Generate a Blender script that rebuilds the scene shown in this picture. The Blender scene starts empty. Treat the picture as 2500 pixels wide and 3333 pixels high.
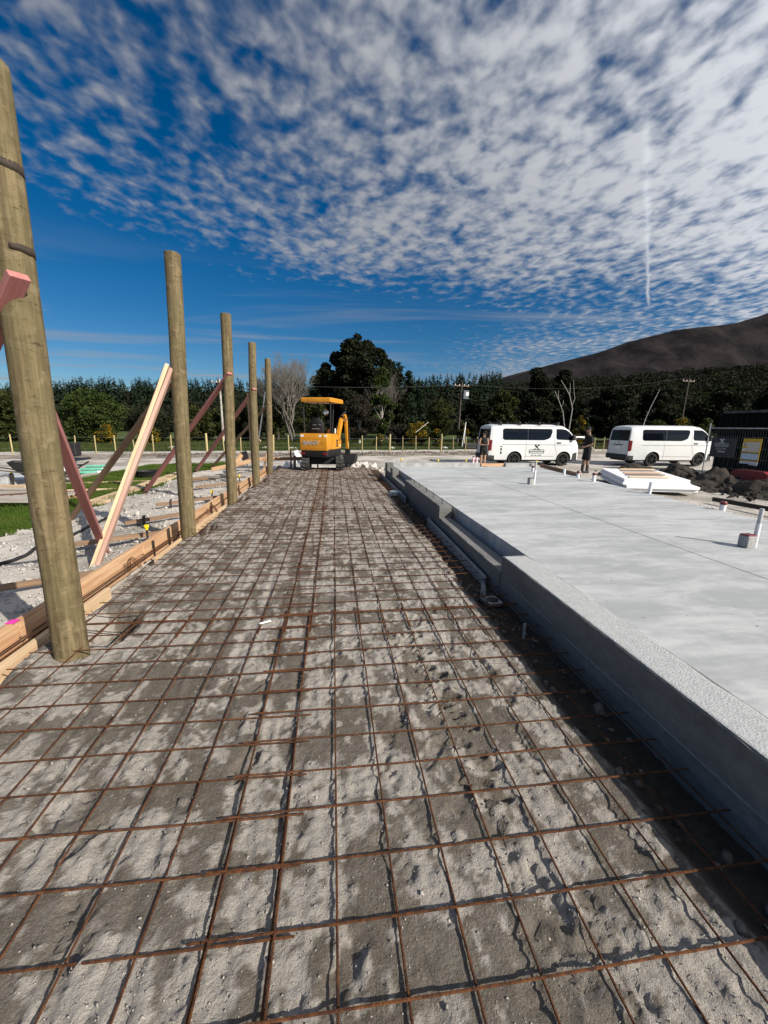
import bpy, bmesh, math, random
import numpy as np
from mathutils import Vector, Matrix

# ------------------------------------------------------------------ camera, sky, sun, exposure
S = bpy.context.scene
COL = S.collection
R = math.radians
cd = bpy.data.cameras.new('camera'); cam = bpy.data.objects.new('camera', cd); COL.objects.link(cam)
cam.location = (0, 0, 1.55); cam.rotation_euler = (Matrix.Rotation(R(-7.228), 3, 'Z') @ Matrix.Rotation(R(90 - 12.127), 3, 'X') @ Matrix.Rotation(0.013, 3, 'Z')).to_euler()
cd.sensor_fit = 'VERTICAL'; cd.sensor_height = 36; cd.sensor_width = 27; cd.lens = 14.041
cd.clip_start = 0.05; cd.clip_end = 20000
S.camera = cam
SUN_EL, SUN_AZ = 32.0, 132.0           # azimuth clockwise from +Y
sd = bpy.data.lights.new('sun', 'SUN'); sun = bpy.data.objects.new('sun', sd); COL.objects.link(sun)
sd.energy = 5.0; sd.angle = R(0.55); sd.color = (1.0, 0.93, 0.82)
to_sun = Vector((math.sin(R(SUN_AZ)) * math.cos(R(SUN_EL)), math.cos(R(SUN_AZ)) * math.cos(R(SUN_EL)), math.sin(R(SUN_EL))))
sun.rotation_euler = to_sun.to_track_quat('Z', 'Y').to_euler()
S.view_settings.view_transform = 'Standard'; S.view_settings.look = 'None'
S.view_settings.exposure = 0.38; S.view_settings.gamma = 1.0; S.view_settings.use_curve_mapping = False
S.cycles.max_bounces = 6; S.cycles.diffuse_bounces = 3; S.cycles.glossy_bounces = 3; S.cycles.transmission_bounces = 4

class NT:
    """small helper to write node trees"""
    def __init__(s, tree): s.t = tree; s.n = tree.nodes; s.l = tree.links
    def new(s, typ, **kw):
        n = s.n.new(typ)
        for k, v in kw.items():
            if k.startswith('i_'):
                key = k[2:]
                key = int(key) if key.isdigit() else key.replace('_', ' ')
                s.inp(n, key, v)
            else: setattr(n, k, v)
        return n
    def inp(s, n, key, v):
        sock = n.inputs[key]
        if isinstance(v, bpy.types.NodeSocket): s.l.new(v, sock)
        elif isinstance(v, bpy.types.Node): s.l.new(v.outputs[0], sock)
        else: sock.default_value = v
    def m(s, op, a, b=0.0, c=None, clamp=False):
        n = s.n.new('ShaderNodeMath'); n.operation = op; n.use_clamp = clamp
        s.inp(n, 0, a); s.inp(n, 1, b)
        if c is not None: s.inp(n, 2, c)
        return n.outputs[0]
    def ss(s, x, lo, hi, a=0.0, b=1.0):
        n = s.n.new('ShaderNodeMapRange'); n.interpolation_type = 'SMOOTHSTEP'
        s.inp(n, 0, x); s.inp(n, 1, lo); s.inp(n, 2, hi); s.inp(n, 3, a); s.inp(n, 4, b)
        return n.outputs[0]
    def noise(s, vec, scale, detail=4, rough=.55, dist=0.0):
        n = s.n.new('ShaderNodeTexNoise'); s.inp(n, 'Vector', vec)
        n.inputs['Scale'].default_value = scale; n.inputs['Detail'].default_value = detail
        n.inputs['Roughness'].default_value = rough; n.inputs['Distortion'].default_value = dist
        return n.outputs[0]
    def mix(s, f, a, b, blend='MIX'):
        n = s.n.new('ShaderNodeMix'); n.data_type = 'RGBA'; n.blend_type = blend
        s.inp(n, 0, f); s.inp(n, 6, a); s.inp(n, 7, b)
        return n.outputs[2]
def c4(c): return (c[0], c[1], c[2], 1.0)

W = bpy.data.worlds.new('World'); S.world = W; W.use_nodes = True
w = NT(W.node_tree); w.n.clear()
sky = w.new('ShaderNodeTexSky', sky_type='NISHITA', sun_disc=False)
sky.sun_elevation = R(SUN_EL); sky.sun_rotation = R(SUN_AZ); sky.altitude = 900; sky.air_density = 1.0; sky.dust_density = 0.7; sky.ozone_density = 4.0
tc = w.new('ShaderNodeTexCoord')
sep = w.new('ShaderNodeSeparateXYZ', i_0=tc.outputs['Generated'])
dz = w.m('MAXIMUM', sep.outputs[2], 0.03)
u = w.m('DIVIDE', sep.outputs[0], dz); v = w.m('DIVIDE', sep.outputs[1], dz)
uv = w.new('ShaderNodeCombineXYZ', i_0=u, i_1=v).outputs[0]
big = w.noise(uv, 0.62, 3, .5)
mid = w.noise(uv, 2.6, 3, .55, .3)
ruv = w.new('ShaderNodeMapping', i_Vector=uv); ruv.inputs['Rotation'].default_value = (0, 0, R(-28)); ruv.inputs['Scale'].default_value = (1.12, .90, 1); ruv = ruv.outputs[0]
cel = w.noise(ruv, 9.6, 2.5, .5, .2)
fin = w.noise(ruv, 27.0, 3, .55, .15)
# how much of the sky the high deck covers: more to the right, open low over the horizon
cov = w.m('ADD', w.m('MULTIPLY', w.m('SUBTRACT', u, .1), 0.25), w.m('MULTIPLY', w.m('SUBTRACT', big, .5), 1.25))
cov = w.m('ADD', cov, w.m('MULTIPLY', w.m('SUBTRACT', mid, .5), 0.55))
rad = w.m('SQRT', w.m('ADD', w.m('MULTIPLY', u, u), w.m('MULTIPLY', v, v)))
cov = w.m('SUBTRACT', cov, w.ss(w.m('SUBTRACT', rad, w.m('MULTIPLY', u, 0.12)), 2.5, 3.9, 0.0, 0.85))
pat = w.m('ADD', w.m('MULTIPLY', w.m('SUBTRACT', cel, .5), 1.75), w.m('MULTIPLY', w.m('SUBTRACT', fin, .5), 0.42))
den = w.ss(w.m('ADD', w.m('ADD', cov, 0.13), pat), -0.36, 0.68)
# thin low wisps
wuv = w.new('ShaderNodeCombineXYZ', i_0=w.m('MULTIPLY', u, .16), i_1=w.m('MULTIPLY', v, .55)).outputs[0]
wis = w.noise(wuv, 1.35, 5, .55, .5)
wisp = w.m('MULTIPLY', w.ss(wis, .50, .70), w.ss(sep.outputs[2], .02, .07, 0.0, 0.66))
wisp = w.m('MULTIPLY', wisp, w.ss(sep.outputs[2], .2, .36, 1.0, 0.0))
# vapour trail: a nearly radial thin streak of the deck
wob = w.m('MULTIPLY', w.m('SUBTRACT', w.noise(uv, 3.2, 2), .5), 0.010)
az = w.m('ARCTAN2', sep.outputs[0], sep.outputs[1])
dlt = w.m('ABSOLUTE', w.m('ADD', w.m('SUBTRACT', w.m('ADD', az, w.m('MULTIPLY', sep.outputs[2], R(9.4))), R(40.5)), wob))
wid = w.ss(sep.outputs[2], .22, .5, .005, .013)
trail = w.m('MULTIPLY', w.ss(dlt, 0.0, wid, 1.0, 0.0), w.ss(sep.outputs[2], .215, .25))
trail = w.m('MULTIPLY', trail, w.ss(sep.outputs[2], .38, .60, .75, 0.0))
a = w.m('MAXIMUM', w.m('MAXIMUM', w.m('MULTIPLY', den, .93), wisp), trail)
a = w.m('MULTIPLY', a, w.ss(sep.outputs[2], 0.0, .05))
skyc = w.new('ShaderNodeHueSaturation', i_Saturation=1.38, i_Value=1.06, i_Color=sky.outputs[0])
# clouds are lit by the sun: brighter towards it
sdir = w.new('ShaderNodeVectorMath', operation='DOT_PRODUCT'); w.inp(sdir, 0, tc.outputs['Generated']); sdir.inputs[1].default_value = to_sun
cb = w.ss(sdir.outputs['Value'], -.35, .65, 6.0, 13.8)
shade = w.m('MULTIPLY', cb, w.m('ADD', w.ss(den, 0.1, 1.0, .84, 1.0), w.m('MULTIPLY', trail, .28)))
cc = w.new('ShaderNodeCombineXYZ', i_0=w.m('MULTIPLY', shade, .955), i_1=w.m('MULTIPLY', shade, .98), i_2=w.m('MULTIPLY', shade, 1.04)).outputs[0]
fincol = w.mix(a, skyc.outputs[0], cc)
bg = w.new('ShaderNodeBackground', i_Color=fincol, i_Strength=0.052)
wo = w.new('ShaderNodeOutputWorld', i_Surface=bg.outputs[0])

# ------------------------------------------------------------------ helpers
rng = np.random.default_rng(7); random.seed(7)
def lat(ix, iy, seed):
    h = (ix.astype(np.int64) * 374761393 + iy.astype(np.int64) * 668265263 + seed * 1442695041) & 0x7fffffff
    h = (h ^ (h >> 13)) * 1274126177 & 0x7fffffff
    return ((h ^ (h >> 16)) & 0xffff) / 65535.0
def vnoise(x, y, seed=0):
    ix = np.floor(x); iy = np.floor(y); fx = x - ix; fy = y - iy
    fx = fx * fx * fx * (fx * (fx * 6 - 15) + 10); fy = fy * fy * fy * (fy * (fy * 6 - 15) + 10)
    a = lat(ix, iy, seed); b = lat(ix + 1, iy, seed); c = lat(ix, iy + 1, seed); d = lat(ix + 1, iy + 1, seed)
    return (a * (1 - fx) + b * fx) * (1 - fy) + (c * (1 - fx) + d * fx) * fy
def fbm(x, y, oct=4, seed=0, g=.5):
    s = 0; amp = 1; tot = 0
    for k in range(oct):
        s = s + amp * vnoise(x * 2 ** k + 17.3 * k, y * 2 ** k - 9.1 * k, seed + k * 31); tot += amp; amp *= g
    return s / tot
def sstep(x, lo, hi):
    t = np.clip((x - lo) / (hi - lo), 0, 1); return t * t * (3 - 2 * t)

def tag(o, label=None, cat=None, group=None, kind=None):
    if label: o['label'] = label
    if cat: o['category'] = cat
    if group: o['group'] = group
    if kind: o['kind'] = kind
    return o
def empty(name, loc=(0, 0, 0), rz=0.0, label=None, cat=None, group=None):
    o = bpy.data.objects.new(name, None); COL.objects.link(o); o.empty_display_size = .2
    o.location = loc; o.rotation_euler = (0, 0, rz)
    return tag(o, label, cat, group)
def link(name, me, mat, parent=None, smooth=False):
    o = bpy.data.objects.new(name, me); COL.objects.link(o)
    if mat is not None and not me.materials: me.materials.append(mat)
    if parent is not None: o.parent = parent
    if smooth and len(me.polygons): me.polygons.foreach_set('use_smooth', np.ones(len(me.polygons), dtype=bool))
    return o
def fastmesh(name, V, F):
    """V (n,3), F (m,k) arrays"""
    V = np.asarray(V, dtype=np.float32); F = np.asarray(F, dtype=np.int32)
    me = bpy.data.meshes.new(name); k = F.shape[1]
    me.vertices.add(len(V)); me.vertices.foreach_set('co', V.ravel())
    me.loops.add(F.size); me.loops.foreach_set('vertex_index', F.ravel())
    me.polygons.add(len(F)); me.polygons.foreach_set('loop_start', np.arange(0, F.size, k, dtype=np.int32))
    me.polygons.foreach_set('loop_total', np.full(len(F), k, dtype=np.int32))
    me.update(calc_edges=True); me.validate()
    return me
class MB:
    def __init__(s): s.v = []; s.f = []
    def add(s, V, F):
        b = len(s.v); s.v += [tuple(p) for p in V]; s.f += [tuple(i + b for i in q) for q in F]; return s
    def box(s, x0, x1, y0, y1, z0, z1, ch=0.0, M=None):
        if ch <= 0:
            V = [(x, y, z) for z in (z0, z1) for x, y in ((x0, y0), (x1, y0), (x1, y1), (x0, y1))]
            F = [(3, 2, 1, 0), (4, 5, 6, 7), (0, 1, 5, 4), (1, 2, 6, 5), (2, 3, 7, 6), (3, 0, 4, 7)]
        else:
            bm = bmesh.new(); bmesh.ops.create_cube(bm, size=1)
            for q in bm.verts:
                q.co = ((x0 + x1) / 2 + q.co.x * (x1 - x0), (y0 + y1) / 2 + q.co.y * (y1 - y0), (z0 + z1) / 2 + q.co.z * (z1 - z0))
            bmesh.ops.bevel(bm, geom=bm.edges[:], offset=ch, segments=2 if ch > .02 else 1, affect='EDGES', profile=.5)
            bm.verts.index_update(); V = [tuple(q.co) for q in bm.verts]; F = [tuple(q.index for q in f.verts) for f in bm.faces]; bm.free()
        if M is not None: V = [tuple(M @ Vector(p)) for p in V]
        return s.add(V, F)
    def tube(s, pts, rad, n=8, cap=True, closed=False):
        pts = [Vector(p) for p in pts]; m = len(pts)
        if not hasattr(rad, '__len__'): rad = [rad] * m
        V = []; F = []; ref = None
        for i, p in enumerate(pts):
            t = (pts[min(i + 1, m - 1)] - pts[max(i - 1, 0)])
            if t.length < 1e-9: t = Vector((0, 0, 1))
            t.normalize()
            if ref is None: ref = Vector((0, 0, 1)) if abs(t.z) < .9 else Vector((1, 0, 0))
            a = t.cross(ref); a.normalize(); b = a.cross(t); ref = b
            for k in range(n):
                q = 2 * math.pi * k / n; V.append(p + (a * math.cos(q) + b * math.sin(q)) * rad[i])
        for i in range(m - 1):
            for k in range(n):
                F.append((i * n + k, (i + 1) * n + k, (i + 1) * n + (k + 1) % n, i * n + (k + 1) % n))
        if cap: F.append(tuple(range(n))); F.append(tuple(reversed(range((m - 1) * n, m * n))))
        return s.add(V, F)
    def rings(s, rings, cap=True):
        n = len(rings[0]); V = [p for r in rings for p in r]; F = []
        for i in range(len(rings) - 1):
            for k in range(n): F.append((i * n + k, i * n + (k + 1) % n, (i + 1) * n + (k + 1) % n, (i + 1) * n + k))
        if cap: F.append(tuple(reversed(range(n)))); F.append(tuple(range((len(rings) - 1) * n, len(rings) * n)))
        return s.add(V, F)
    def prism(s, poly, d0, d1, plane='xz'):
        n = len(poly)
        def P(a, b, d): return {'xz': (a, d, b), 'xy': (a, b, d), 'yz': (d, a, b)}[plane]
        V = [P(a, b, d0) for a, b in poly] + [P(a, b, d1) for a, b in poly]
        F = [tuple(range(n)), tuple(reversed(range(n, 2 * n)))] + [(i, i + n, (i + 1) % n + n, (i + 1) % n) for i in range(n)]
        return s.add(V, F)
    def ball(s, c, r, nu=10, nv=6):
        if not hasattr(r, '__len__'): r = (r, r, r)
        rg = []
        for j in range(nv + 1):
            t = math.pi * (j + .02) / (nv + .04)
            rg.append([(c[0] + r[0] * math.sin(t) * math.cos(2 * math.pi * k / nu), c[1] + r[1] * math.sin(t) * math.sin(2 * math.pi * k / nu), c[2] - r[2] * math.cos(t)) for k in range(nu)])
        return s.rings(rg)
    def build(s, name, mat, parent=None, smooth=False, fix=True):
        me = bpy.data.meshes.new(name); me.from_pydata(s.v, [], s.f); me.update()
        if fix:
            bm = bmesh.new(); bm.from_mesh(me); bmesh.ops.recalc_face_normals(bm, faces=bm.faces[:]); bm.to_mesh(me); bm.free()
        o = link(name, me, mat, parent, smooth)
        if smooth:
            try: me.set_sharp_from_angle(angle=R(40))
            except Exception: pass
        return o
def frame(p0, p1, up=(0, 0, 1)):
    x = (Vector(p1) - Vector(p0)).normalized(); u_ = Vector(up)
    y = u_.cross(x)
    if y.length < 1e-4: y = Vector((0, 1, 0)).cross(x)
    y.normalize(); z = x.cross(y)
    M = Matrix((x, y, z)).transposed().to_4x4(); M.translation = (Vector(p0) + Vector(p1)) / 2
    return M
def beam(name, p0, p1, wid, hei, mat, up=(0, 0, 1), parent=None, ch=.003, roll=0.0, warp=0.0):
    """a board from p0 to p1: local X runs along it, local Y is its width, local Z its height"""
    L = (Vector(p1) - Vector(p0)).length
    bm = bmesh.new(); bmesh.ops.create_cube(bm, size=1)
    for q in bm.verts: q.co = (q.co.x * L, q.co.y * wid, q.co.z * hei)
    bmesh.ops.bevel(bm, geom=bm.edges[:], offset=ch, segments=1, affect='EDGES')
    if warp:
        ed = [e for e in bm.edges if abs(e.verts[0].co.x - e.verts[1].co.x) > L * .5]
        bmesh.ops.subdivide_edges(bm, edges=ed, cuts=7)
        ph = random.uniform(0, 6)
        for q in bm.verts: q.co.y += warp * math.sin(q.co.x * 3.1 / max(L, .5) * 2 + ph); q.co.z += .6 * warp * math.cos(q.co.x * 2.2 + ph)
    me = bpy.data.meshes.new(name); bm.to_mesh(me); bm.free()
    o = link(name, me, mat, parent)
    o.matrix_basis = frame(p0, p1, up) @ Matrix.Rotation(roll, 4, 'X')
    return o
def text_obj(name, body, size, mat, parent, M, ext=.002, bold=0.0, sx=1.0):
    cu = bpy.data.curves.new(name, 'FONT'); cu.body = body; cu.size = size; cu.extrude = ext; cu.align_x = 'CENTER'; cu.align_y = 'CENTER'; cu.offset = bold; cu.resolution_u = 2
    t = bpy.data.objects.new(name + '_tmp', cu); COL.objects.link(t)
    dg = bpy.context.evaluated_depsgraph_get(); me = bpy.data.meshes.new_from_object(t.evaluated_get(dg)); me.name = name
    bpy.data.objects.remove(t); bpy.data.curves.remove(cu)
    me.materials.clear()
    o = link(name, me, mat, parent); o.matrix_basis = M @ Matrix.Diagonal((sx, 1, 1, 1))
    return o
def basis(o, x, y, z):
    M = Matrix((Vector(x), Vector(y), Vector(z))).transposed().to_4x4(); M.translation = Vector(o); return M
def copy_tree(o, parent=None):
    c = o.copy(); COL.objects.link(c); c.parent = parent
    for ch in o.children: copy_tree(ch, c)
    return c

# ------------------------------------------------------------------ materials
MATS = {}
def mat(name, col, rough=.6, metal=0.0, var=.18, vs=6.0, col2=None, bump=0.0, bs=30.0, stretch=(1, 1, 1), spec=.5, rnd=0.0, detail=5, sharp=(.32, .68), coat=0.0, coords='Object', dist=0.0, fine=0.0):
    if name in MATS: return MATS[name]
    m = bpy.data.materials.new(name); m.use_nodes = True; n = NT(m.node_tree); n.n.clear()
    p = n.new('ShaderNodeBsdfPrincipled'); o = n.new('ShaderNodeOutputMaterial', i_Surface=p.outputs[0])
    t = n.new('ShaderNodeTexCoord'); mp = n.new('ShaderNodeMapping', i_Vector=t.outputs[coords]); mp.inputs['Scale'].default_value = stretch
    vec = mp.outputs[0]
    if rnd or stretch != (1, 1, 1):
        oi = n.new('ShaderNodeObjectInfo'); ad = n.new('ShaderNodeVectorMath', operation='ADD'); n.inp(ad, 0, vec)
        cx = n.new('ShaderNodeCombineXYZ', i_0=n.m('MULTIPLY', oi.outputs['Random'], 37.0), i_1=n.m('MULTIPLY', oi.outputs['Random'], 91.0), i_2=n.m('MULTIPLY', oi.outputs['Random'], 53.0)); n.inp(ad, 1, cx.outputs[0]); vec = ad.outputs[0]
    nz = n.noise(vec, vs, detail, .6, dist)
    c_lo = c4([x * (1 - var) for x in col]); c_hi = c4(col2) if col2 else c4([min(1, x * (1 + var)) for x in col])
    if col2: c_lo = c4(col)
    base = n.mix(n.ss(nz, sharp[0], sharp[1]), c_lo, c_hi)
    if fine:
        f2 = n.noise(t.outputs[coords], vs * 9, 3, .7)
        base = n.mix(n.ss(f2, .3, .7, 0.0, fine), base, n.mix(.65, base, (0.0, 0.0, 0.0, 1)))
    if rnd:
        hs = n.new('ShaderNodeHueSaturation', i_Color=base); n.inp(hs, 'Value', n.m('ADD', n.m('MULTIPLY', oi.outputs['Random'], rnd), 1 - rnd / 2)); base = hs.outputs[0]
    n.inp(p, 'Base Color', base)
    n.inp(p, 'Roughness', n.m('ADD', n.m('MULTIPLY', nz, .2), rough - .1) if rough > .25 else rough)
    p.inputs['Metallic'].default_value = metal; p.inputs['Specular IOR Level'].default_value = spec
    if coat: p.inputs['Coat Weight'].default_value = coat; p.inputs['Coat Roughness'].default_value = .06
    if bump:
        bn = n.noise(vec, bs, 5, .65); b = n.new('ShaderNodeBump', i_Height=bn, i_Strength=bump); b.inputs['Distance'].default_value = .02; n.inp(p, 'Normal', b.outputs[0])
    MATS[name] = m; return m
def leafmat(name, col, col2, trans=.25):
    m = mat(name, col, .75, col2=col2, vs=.9, sharp=(.35, .65), spec=.15)
    p = [q for q in m.node_tree.nodes if q.type == 'BSDF_PRINCIPLED'][0]
    n = NT(m.node_tree); tr = n.new('ShaderNodeBsdfTranslucent'); src = p.inputs['Base Color'].links[0].from_socket
    n.inp(tr, 'Color', src); mx = n.new('ShaderNodeMixShader', i_0=trans); n.inp(mx, 1, p.outputs[0]); n.inp(mx, 2, tr.outputs[0])
    out = [q for q in m.node_tree.nodes if q.type == 'OUTPUT_MATERIAL'][0]; n.inp(out, 'Surface', mx.outputs[0])
    return m
WOODX = (.055, 1, 1); WOODZ = (1, 1, .05)
m_pine = mat('pine_timber', (.56, .37, .22), .7, col2=(.40, .22, .115), vs=26, stretch=WOODX, bump=.25, bs=60, rnd=.25)
m_pale = mat('pale_timber', (.62, .48, .30), .7, col2=(.50, .33, .20), vs=20, stretch=WOODX, bump=.2, bs=60, rnd=.15)
m_pink = mat('pink_treated_timber', (.43, .175, .16), .72, col2=(.33, .12, .11), vs=18, stretch=WOODX, bump=.25, bs=60, rnd=.15)
m_brown = mat('weathered_timber', (.27, .17, .10), .8, col2=(.17, .105, .065), vs=22, stretch=WOODX, bump=.3, bs=60, rnd=.25)
m_grey_t = mat('grey_weathered_timber', (.42, .38, .33), .85, col2=(.30, .26, .22), vs=22, stretch=WOODX, bump=.3, bs=60, rnd=.3)
m_white_t = mat('white_timber', (.80, .79, .75), .7, var=.06, vs=15, stretch=WOODX)
m_post = mat('fence_post_timber', (.42, .34, .16), .8, col2=(.30, .24, .11), vs=24, stretch=WOODZ, bump=.2, rnd=.4)
m_white = mat('white_vinyl', (.8, .8, .8), .5, var=.03)
m_black = mat('black_plastic', (.012, .012, .013), .55, var=.3)
m_rubber = mat('rubber', (.02, .019, .018), .85, var=.4, bump=.3, bs=60)
m_steel = mat('dark_steel', (.045, .04, .037), .55, metal=.6, var=.4, bump=.2)
m_galv = mat('galvanised_steel', (.42, .43, .44), .45, metal=.8, var=.2)
m_yellow_cap = mat('yellow_plastic', (.85, .62, .02), .45, var=.08)
m_red = mat('red_plastic', (.15, .010, .012), .45, var=.15)
m_pvc = mat('white_pvc', (.74, .75, .76), .4, var=.05)
m_rust = mat('rusty_steel', (.055, .023, .012), .9, col2=(.135, .052, .019), vs=34, bump=.5, bs=160, sharp=(.35, .66), spec=.25, rnd=.3)
m_conc = mat('concrete_block', (.40, .40, .39), .85, var=.22, vs=5, bump=.25, bs=45, fine=.35)

def pole_material():
    m = bpy.data.materials.new('round_pole_timber'); m.use_nodes = True; n = NT(m.node_tree); n.n.clear()
    p = n.new('ShaderNodeBsdfPrincipled', i_Roughness=.82); n.new('ShaderNodeOutputMaterial', i_Surface=p.outputs[0]); p.inputs['Specular IOR Level'].default_value = .25
    t = n.new('ShaderNodeTexCoord'); oi = n.new('ShaderNodeObjectInfo')
    ad = n.new('ShaderNodeVectorMath', operation='ADD'); n.inp(ad, 0, t.outputs['Object']); n.inp(ad, 1, n.new('ShaderNodeCombineXYZ', i_0=n.m('MULTIPLY', oi.outputs['Random'], 19.0), i_1=n.m('MULTIPLY', oi.outputs['Random'], 41.0), i_2=n.m('MULTIPLY', oi.outputs['Random'], 13.0)).outputs[0])
    v = ad.outputs[0]
    mp = n.new('ShaderNodeMapping', i_Vector=v); mp.inputs['Scale'].default_value = (1, 1, .06)
    mq = n.new('ShaderNodeMapping', i_Vector=v); mq.inputs['Scale'].default_value = (1, 1, 2.2)
    grain = n.noise(mp.outputs[0], 34, 6, .65, .4); ringn = n.noise(mq.outputs[0], 5, 5, .6, .3); blot = n.noise(v, 3.0, 4, .6); spk = n.noise(v, 42, 4, .75); mr = n.new('ShaderNodeMapping', i_Vector=v); mr.inputs['Scale'].default_value = (1, 1, 3.2); dash = n.noise(mr.outputs[0], 13, 4, .7, .5); mott = n.noise(v, 11, 5, .65, .6)
    base = n.mix(n.ss(grain, .33, .68), (.088, .064, .032, 1), (.205, .158, .085, 1))
    base = n.mix(n.ss(blot, .38, .68, 0, .55), base, (.125, .108, .052, 1))
    base = n.mix(n.ss(ringn, .50, .72, 0, .55), base, (.075, .055, .026, 1))
    base = n.mix(n.ss(mott, .52, .68, 0, .55), base, (.245, .195, .115, 1)); base = n.mix(n.ss(dash, .63, .72, 0, .8), base, (.040, .028, .014, 1))
    base = n.mix(n.ss(spk, .60, .76, 0, .6), base, (.032, .023, .012, 1))
    n.inp(p, 'Base Color', base)
    h = n.m('SUBTRACT', n.m('ADD', n.m('MULTIPLY', grain, .6), n.m('MULTIPLY', mott, .7)), n.m('MULTIPLY', n.ss(dash, .6, .72), .6)); b = n.new('ShaderNodeBump', i_Height=h, i_Strength=.7); b.inputs['Distance'].default_value = .010; n.inp(p, 'Normal', b.outputs[0])
    return m
m_pole = pole_material()
def earth_material(name, light, dark, sc=1.0, attr=None, bump=.6, damp=.55):
    """loose ground: pale crust, darker damp flats (from the mesh's own 'flat' attribute where it has one), grit"""
    m = bpy.data.materials.new(name); m.use_nodes = True; n = NT(m.node_tree); n.n.clear()
    p = n.new('ShaderNodeBsdfPrincipled', i_Roughness=.92); n.new('ShaderNodeOutputMaterial', i_Surface=p.outputs[0]); p.inputs['Specular IOR Level'].default_value = .18
    t = n.new('ShaderNodeTexCoord'); v = t.outputs['Object']
    a1 = n.noise(v, 1.6 * sc, 6, .62, .3); a2 = n.noise(v, 22 * sc, 7, .72); a3 = n.noise(v, 110 * sc, 4, .75)
    f = n.ss(a1, .40, .64)
    if attr:
        at = n.new('ShaderNodeAttribute', attribute_name=attr)
        f = n.m('ADD', n.m('MULTIPLY', at.outputs['Fac'], .85), n.m('MULTIPLY', f, .15), clamp=True)
    f = n.m('ADD', f, n.m('MULTIPLY', n.m('SUBTRACT', a2, .5), .9), clamp=True)
    base = n.mix(n.m('MULTIPLY', f, 1.0), c4(light), c4(dark))
    base = n.mix(n.ss(a3, .55, .75, 0, .5), base, c4([min(.8, x * 1.35) for x in light]))
    base = n.mix(n.ss(a3, .45, .25, 0, .55), base, c4([x * .5 for x in dark]))
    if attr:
        so = n.new('ShaderNodeAttribute', attribute_name='soil'); base = n.mix(n.m('MULTIPLY', so.outputs['Fac'], n.ss(a2, .35, .62, 1.0, .72)), base, (.042, .036, .030, 1))  # near-black mix paints the wall's shade into the trench colour
    n.inp(p, 'Base Color', base)
    h = n.m('ADD', n.m('MULTIPLY', a2, 1.0), n.m('MULTIPLY', a3, .55)); b = n.new('ShaderNodeBump', i_Height=h, i_Strength=bump); b.inputs['Distance'].default_value = .02; n.inp(p, 'Normal', b.outputs[0])
    return m
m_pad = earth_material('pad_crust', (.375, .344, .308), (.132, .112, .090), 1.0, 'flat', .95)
m_yard = earth_material('yard_gravel', (.50, .465, .42), (.27, .245, .215), .35, None, .6)
m_grit = mat('crust_grit', (.25, .225, .195), .95, col2=(.40, .37, .335), vs=60, sharp=(.4, .62))
m_loose = earth_material('loose_pumice', (.52, .495, .46), (.33, .305, .275), .8, None, .9)
m_dirt = earth_material('dark_soil', (.055, .047, .040), (.022, .018, .015), 1.2, None, 1.0)
m_berm = earth_material('berm_soil', (.27, .235, .20), (.11, .093, .078), .8, None, 1.0)
m_turf = earth_material('turf_soil', (.075, .10, .028), (.045, .062, .018), .6, None, .6)
m_grass = leafmat('grass_blades', (.055, .105, .012), (.105, .145, .028), .3)
m_grass_far = leafmat('field_grass', (.038, .062, .012), (.075, .085, .025), .3)
# ------------------------------------------------------------------ ground
def zg(x, y):
    """height of the yard"""
    x = np.asarray(x, dtype=float); y = np.asarray(y, dtype=float)
    q = y - .17 * x
    z = np.full(np.broadcast(x, y).shape, -.25)
    left = sstep(-x, 2.2, 2.6) * (1 - sstep(y, 14, 19)); z = z + left * (.13 - .10 * sstep(-x, 3.2, 6.5))
    right = sstep(x, 5.7, 6.1) * (1 - sstep(y, 12.4, 14.5)); z = z + right * (.38 * (1 - sstep(x, 6.3, 9.5)))
    inner = sstep(x, -2.42, -2.3) * (1 - sstep(x, 5.9, 6.0)) * (1 - sstep(y, 14.9, 15.3)); inner2 = sstep(x, 1.5, 1.7) * (1 - sstep(x, 5.6, 5.8)) * (1 - sstep(y, 11.9, 12.2))
    z = z - np.maximum(inner * (x < 1.6), inner2) * .3
    z = z - .12 * sstep(q, 22, 27) + .16 * np.exp(-((q - 26.6) / .75) ** 2)
    z = z - .1 * sstep(q, 29, 40) + .0035 * np.maximum(q - 60, 0)
    rgh = .035 * (fbm(x * 1.3, y * 1.3, 4, 5) - .5) + .15 * (fbm(x * 2.6, y * 2.6, 5, 11, .6) - .5) * left * sstep(-x, 2.5, 3.0)
    rgh = rgh + .11 * (fbm(x * 2.5, y * 2.5, 4, 23) - .5) * np.exp(-((q - 26.6) / 1.0) ** 2)
    rut = .03 * np.sin(q * 5.2 + 2 * fbm(x * .1, y * .1, 2, 3)) * sstep(q, 15, 16) * (1 - sstep(q, 24, 25)) * fbm(x * .3, y * 1.5, 2, 9)
    far = sstep(np.hypot(x, y), 60, 200)
    return z + rgh + rut + far * 1.5 * (fbm(x * .01, y * .01, 3, 40) - .5)
def spread(lo, hi, step, out, g=1.18):
    a = list(np.arange(lo, hi + 1e-6, step)); d = step
    while a[-1] < out: d = min(d * g, 250); a.append(a[-1] + d)
    d = step; b = [a[0]]
    while b[-1] > -out: d = min(d * g, 250); b.append(b[-1] - d)
    return np.array(b[:0:-1] + a)
gx = spread(-17, 22, .125, 6000); gy = np.concatenate([[-60, -30, -15, -8, -5], np.arange(-3, 41, .125)])
d = .125; t = list(gy)
while t[-1] < 7000: d = min(d * 1.16, 250); t.append(t[-1] + d)
gy = np.array(t)
GX, GY = np.meshgrid(gx, gy); GZ = zg(GX, GY)
nx, ny = len(gx), len(gy)
idx = (np.arange(ny - 1)[:, None] * nx + np.arange(nx - 1)[None, :])
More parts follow.
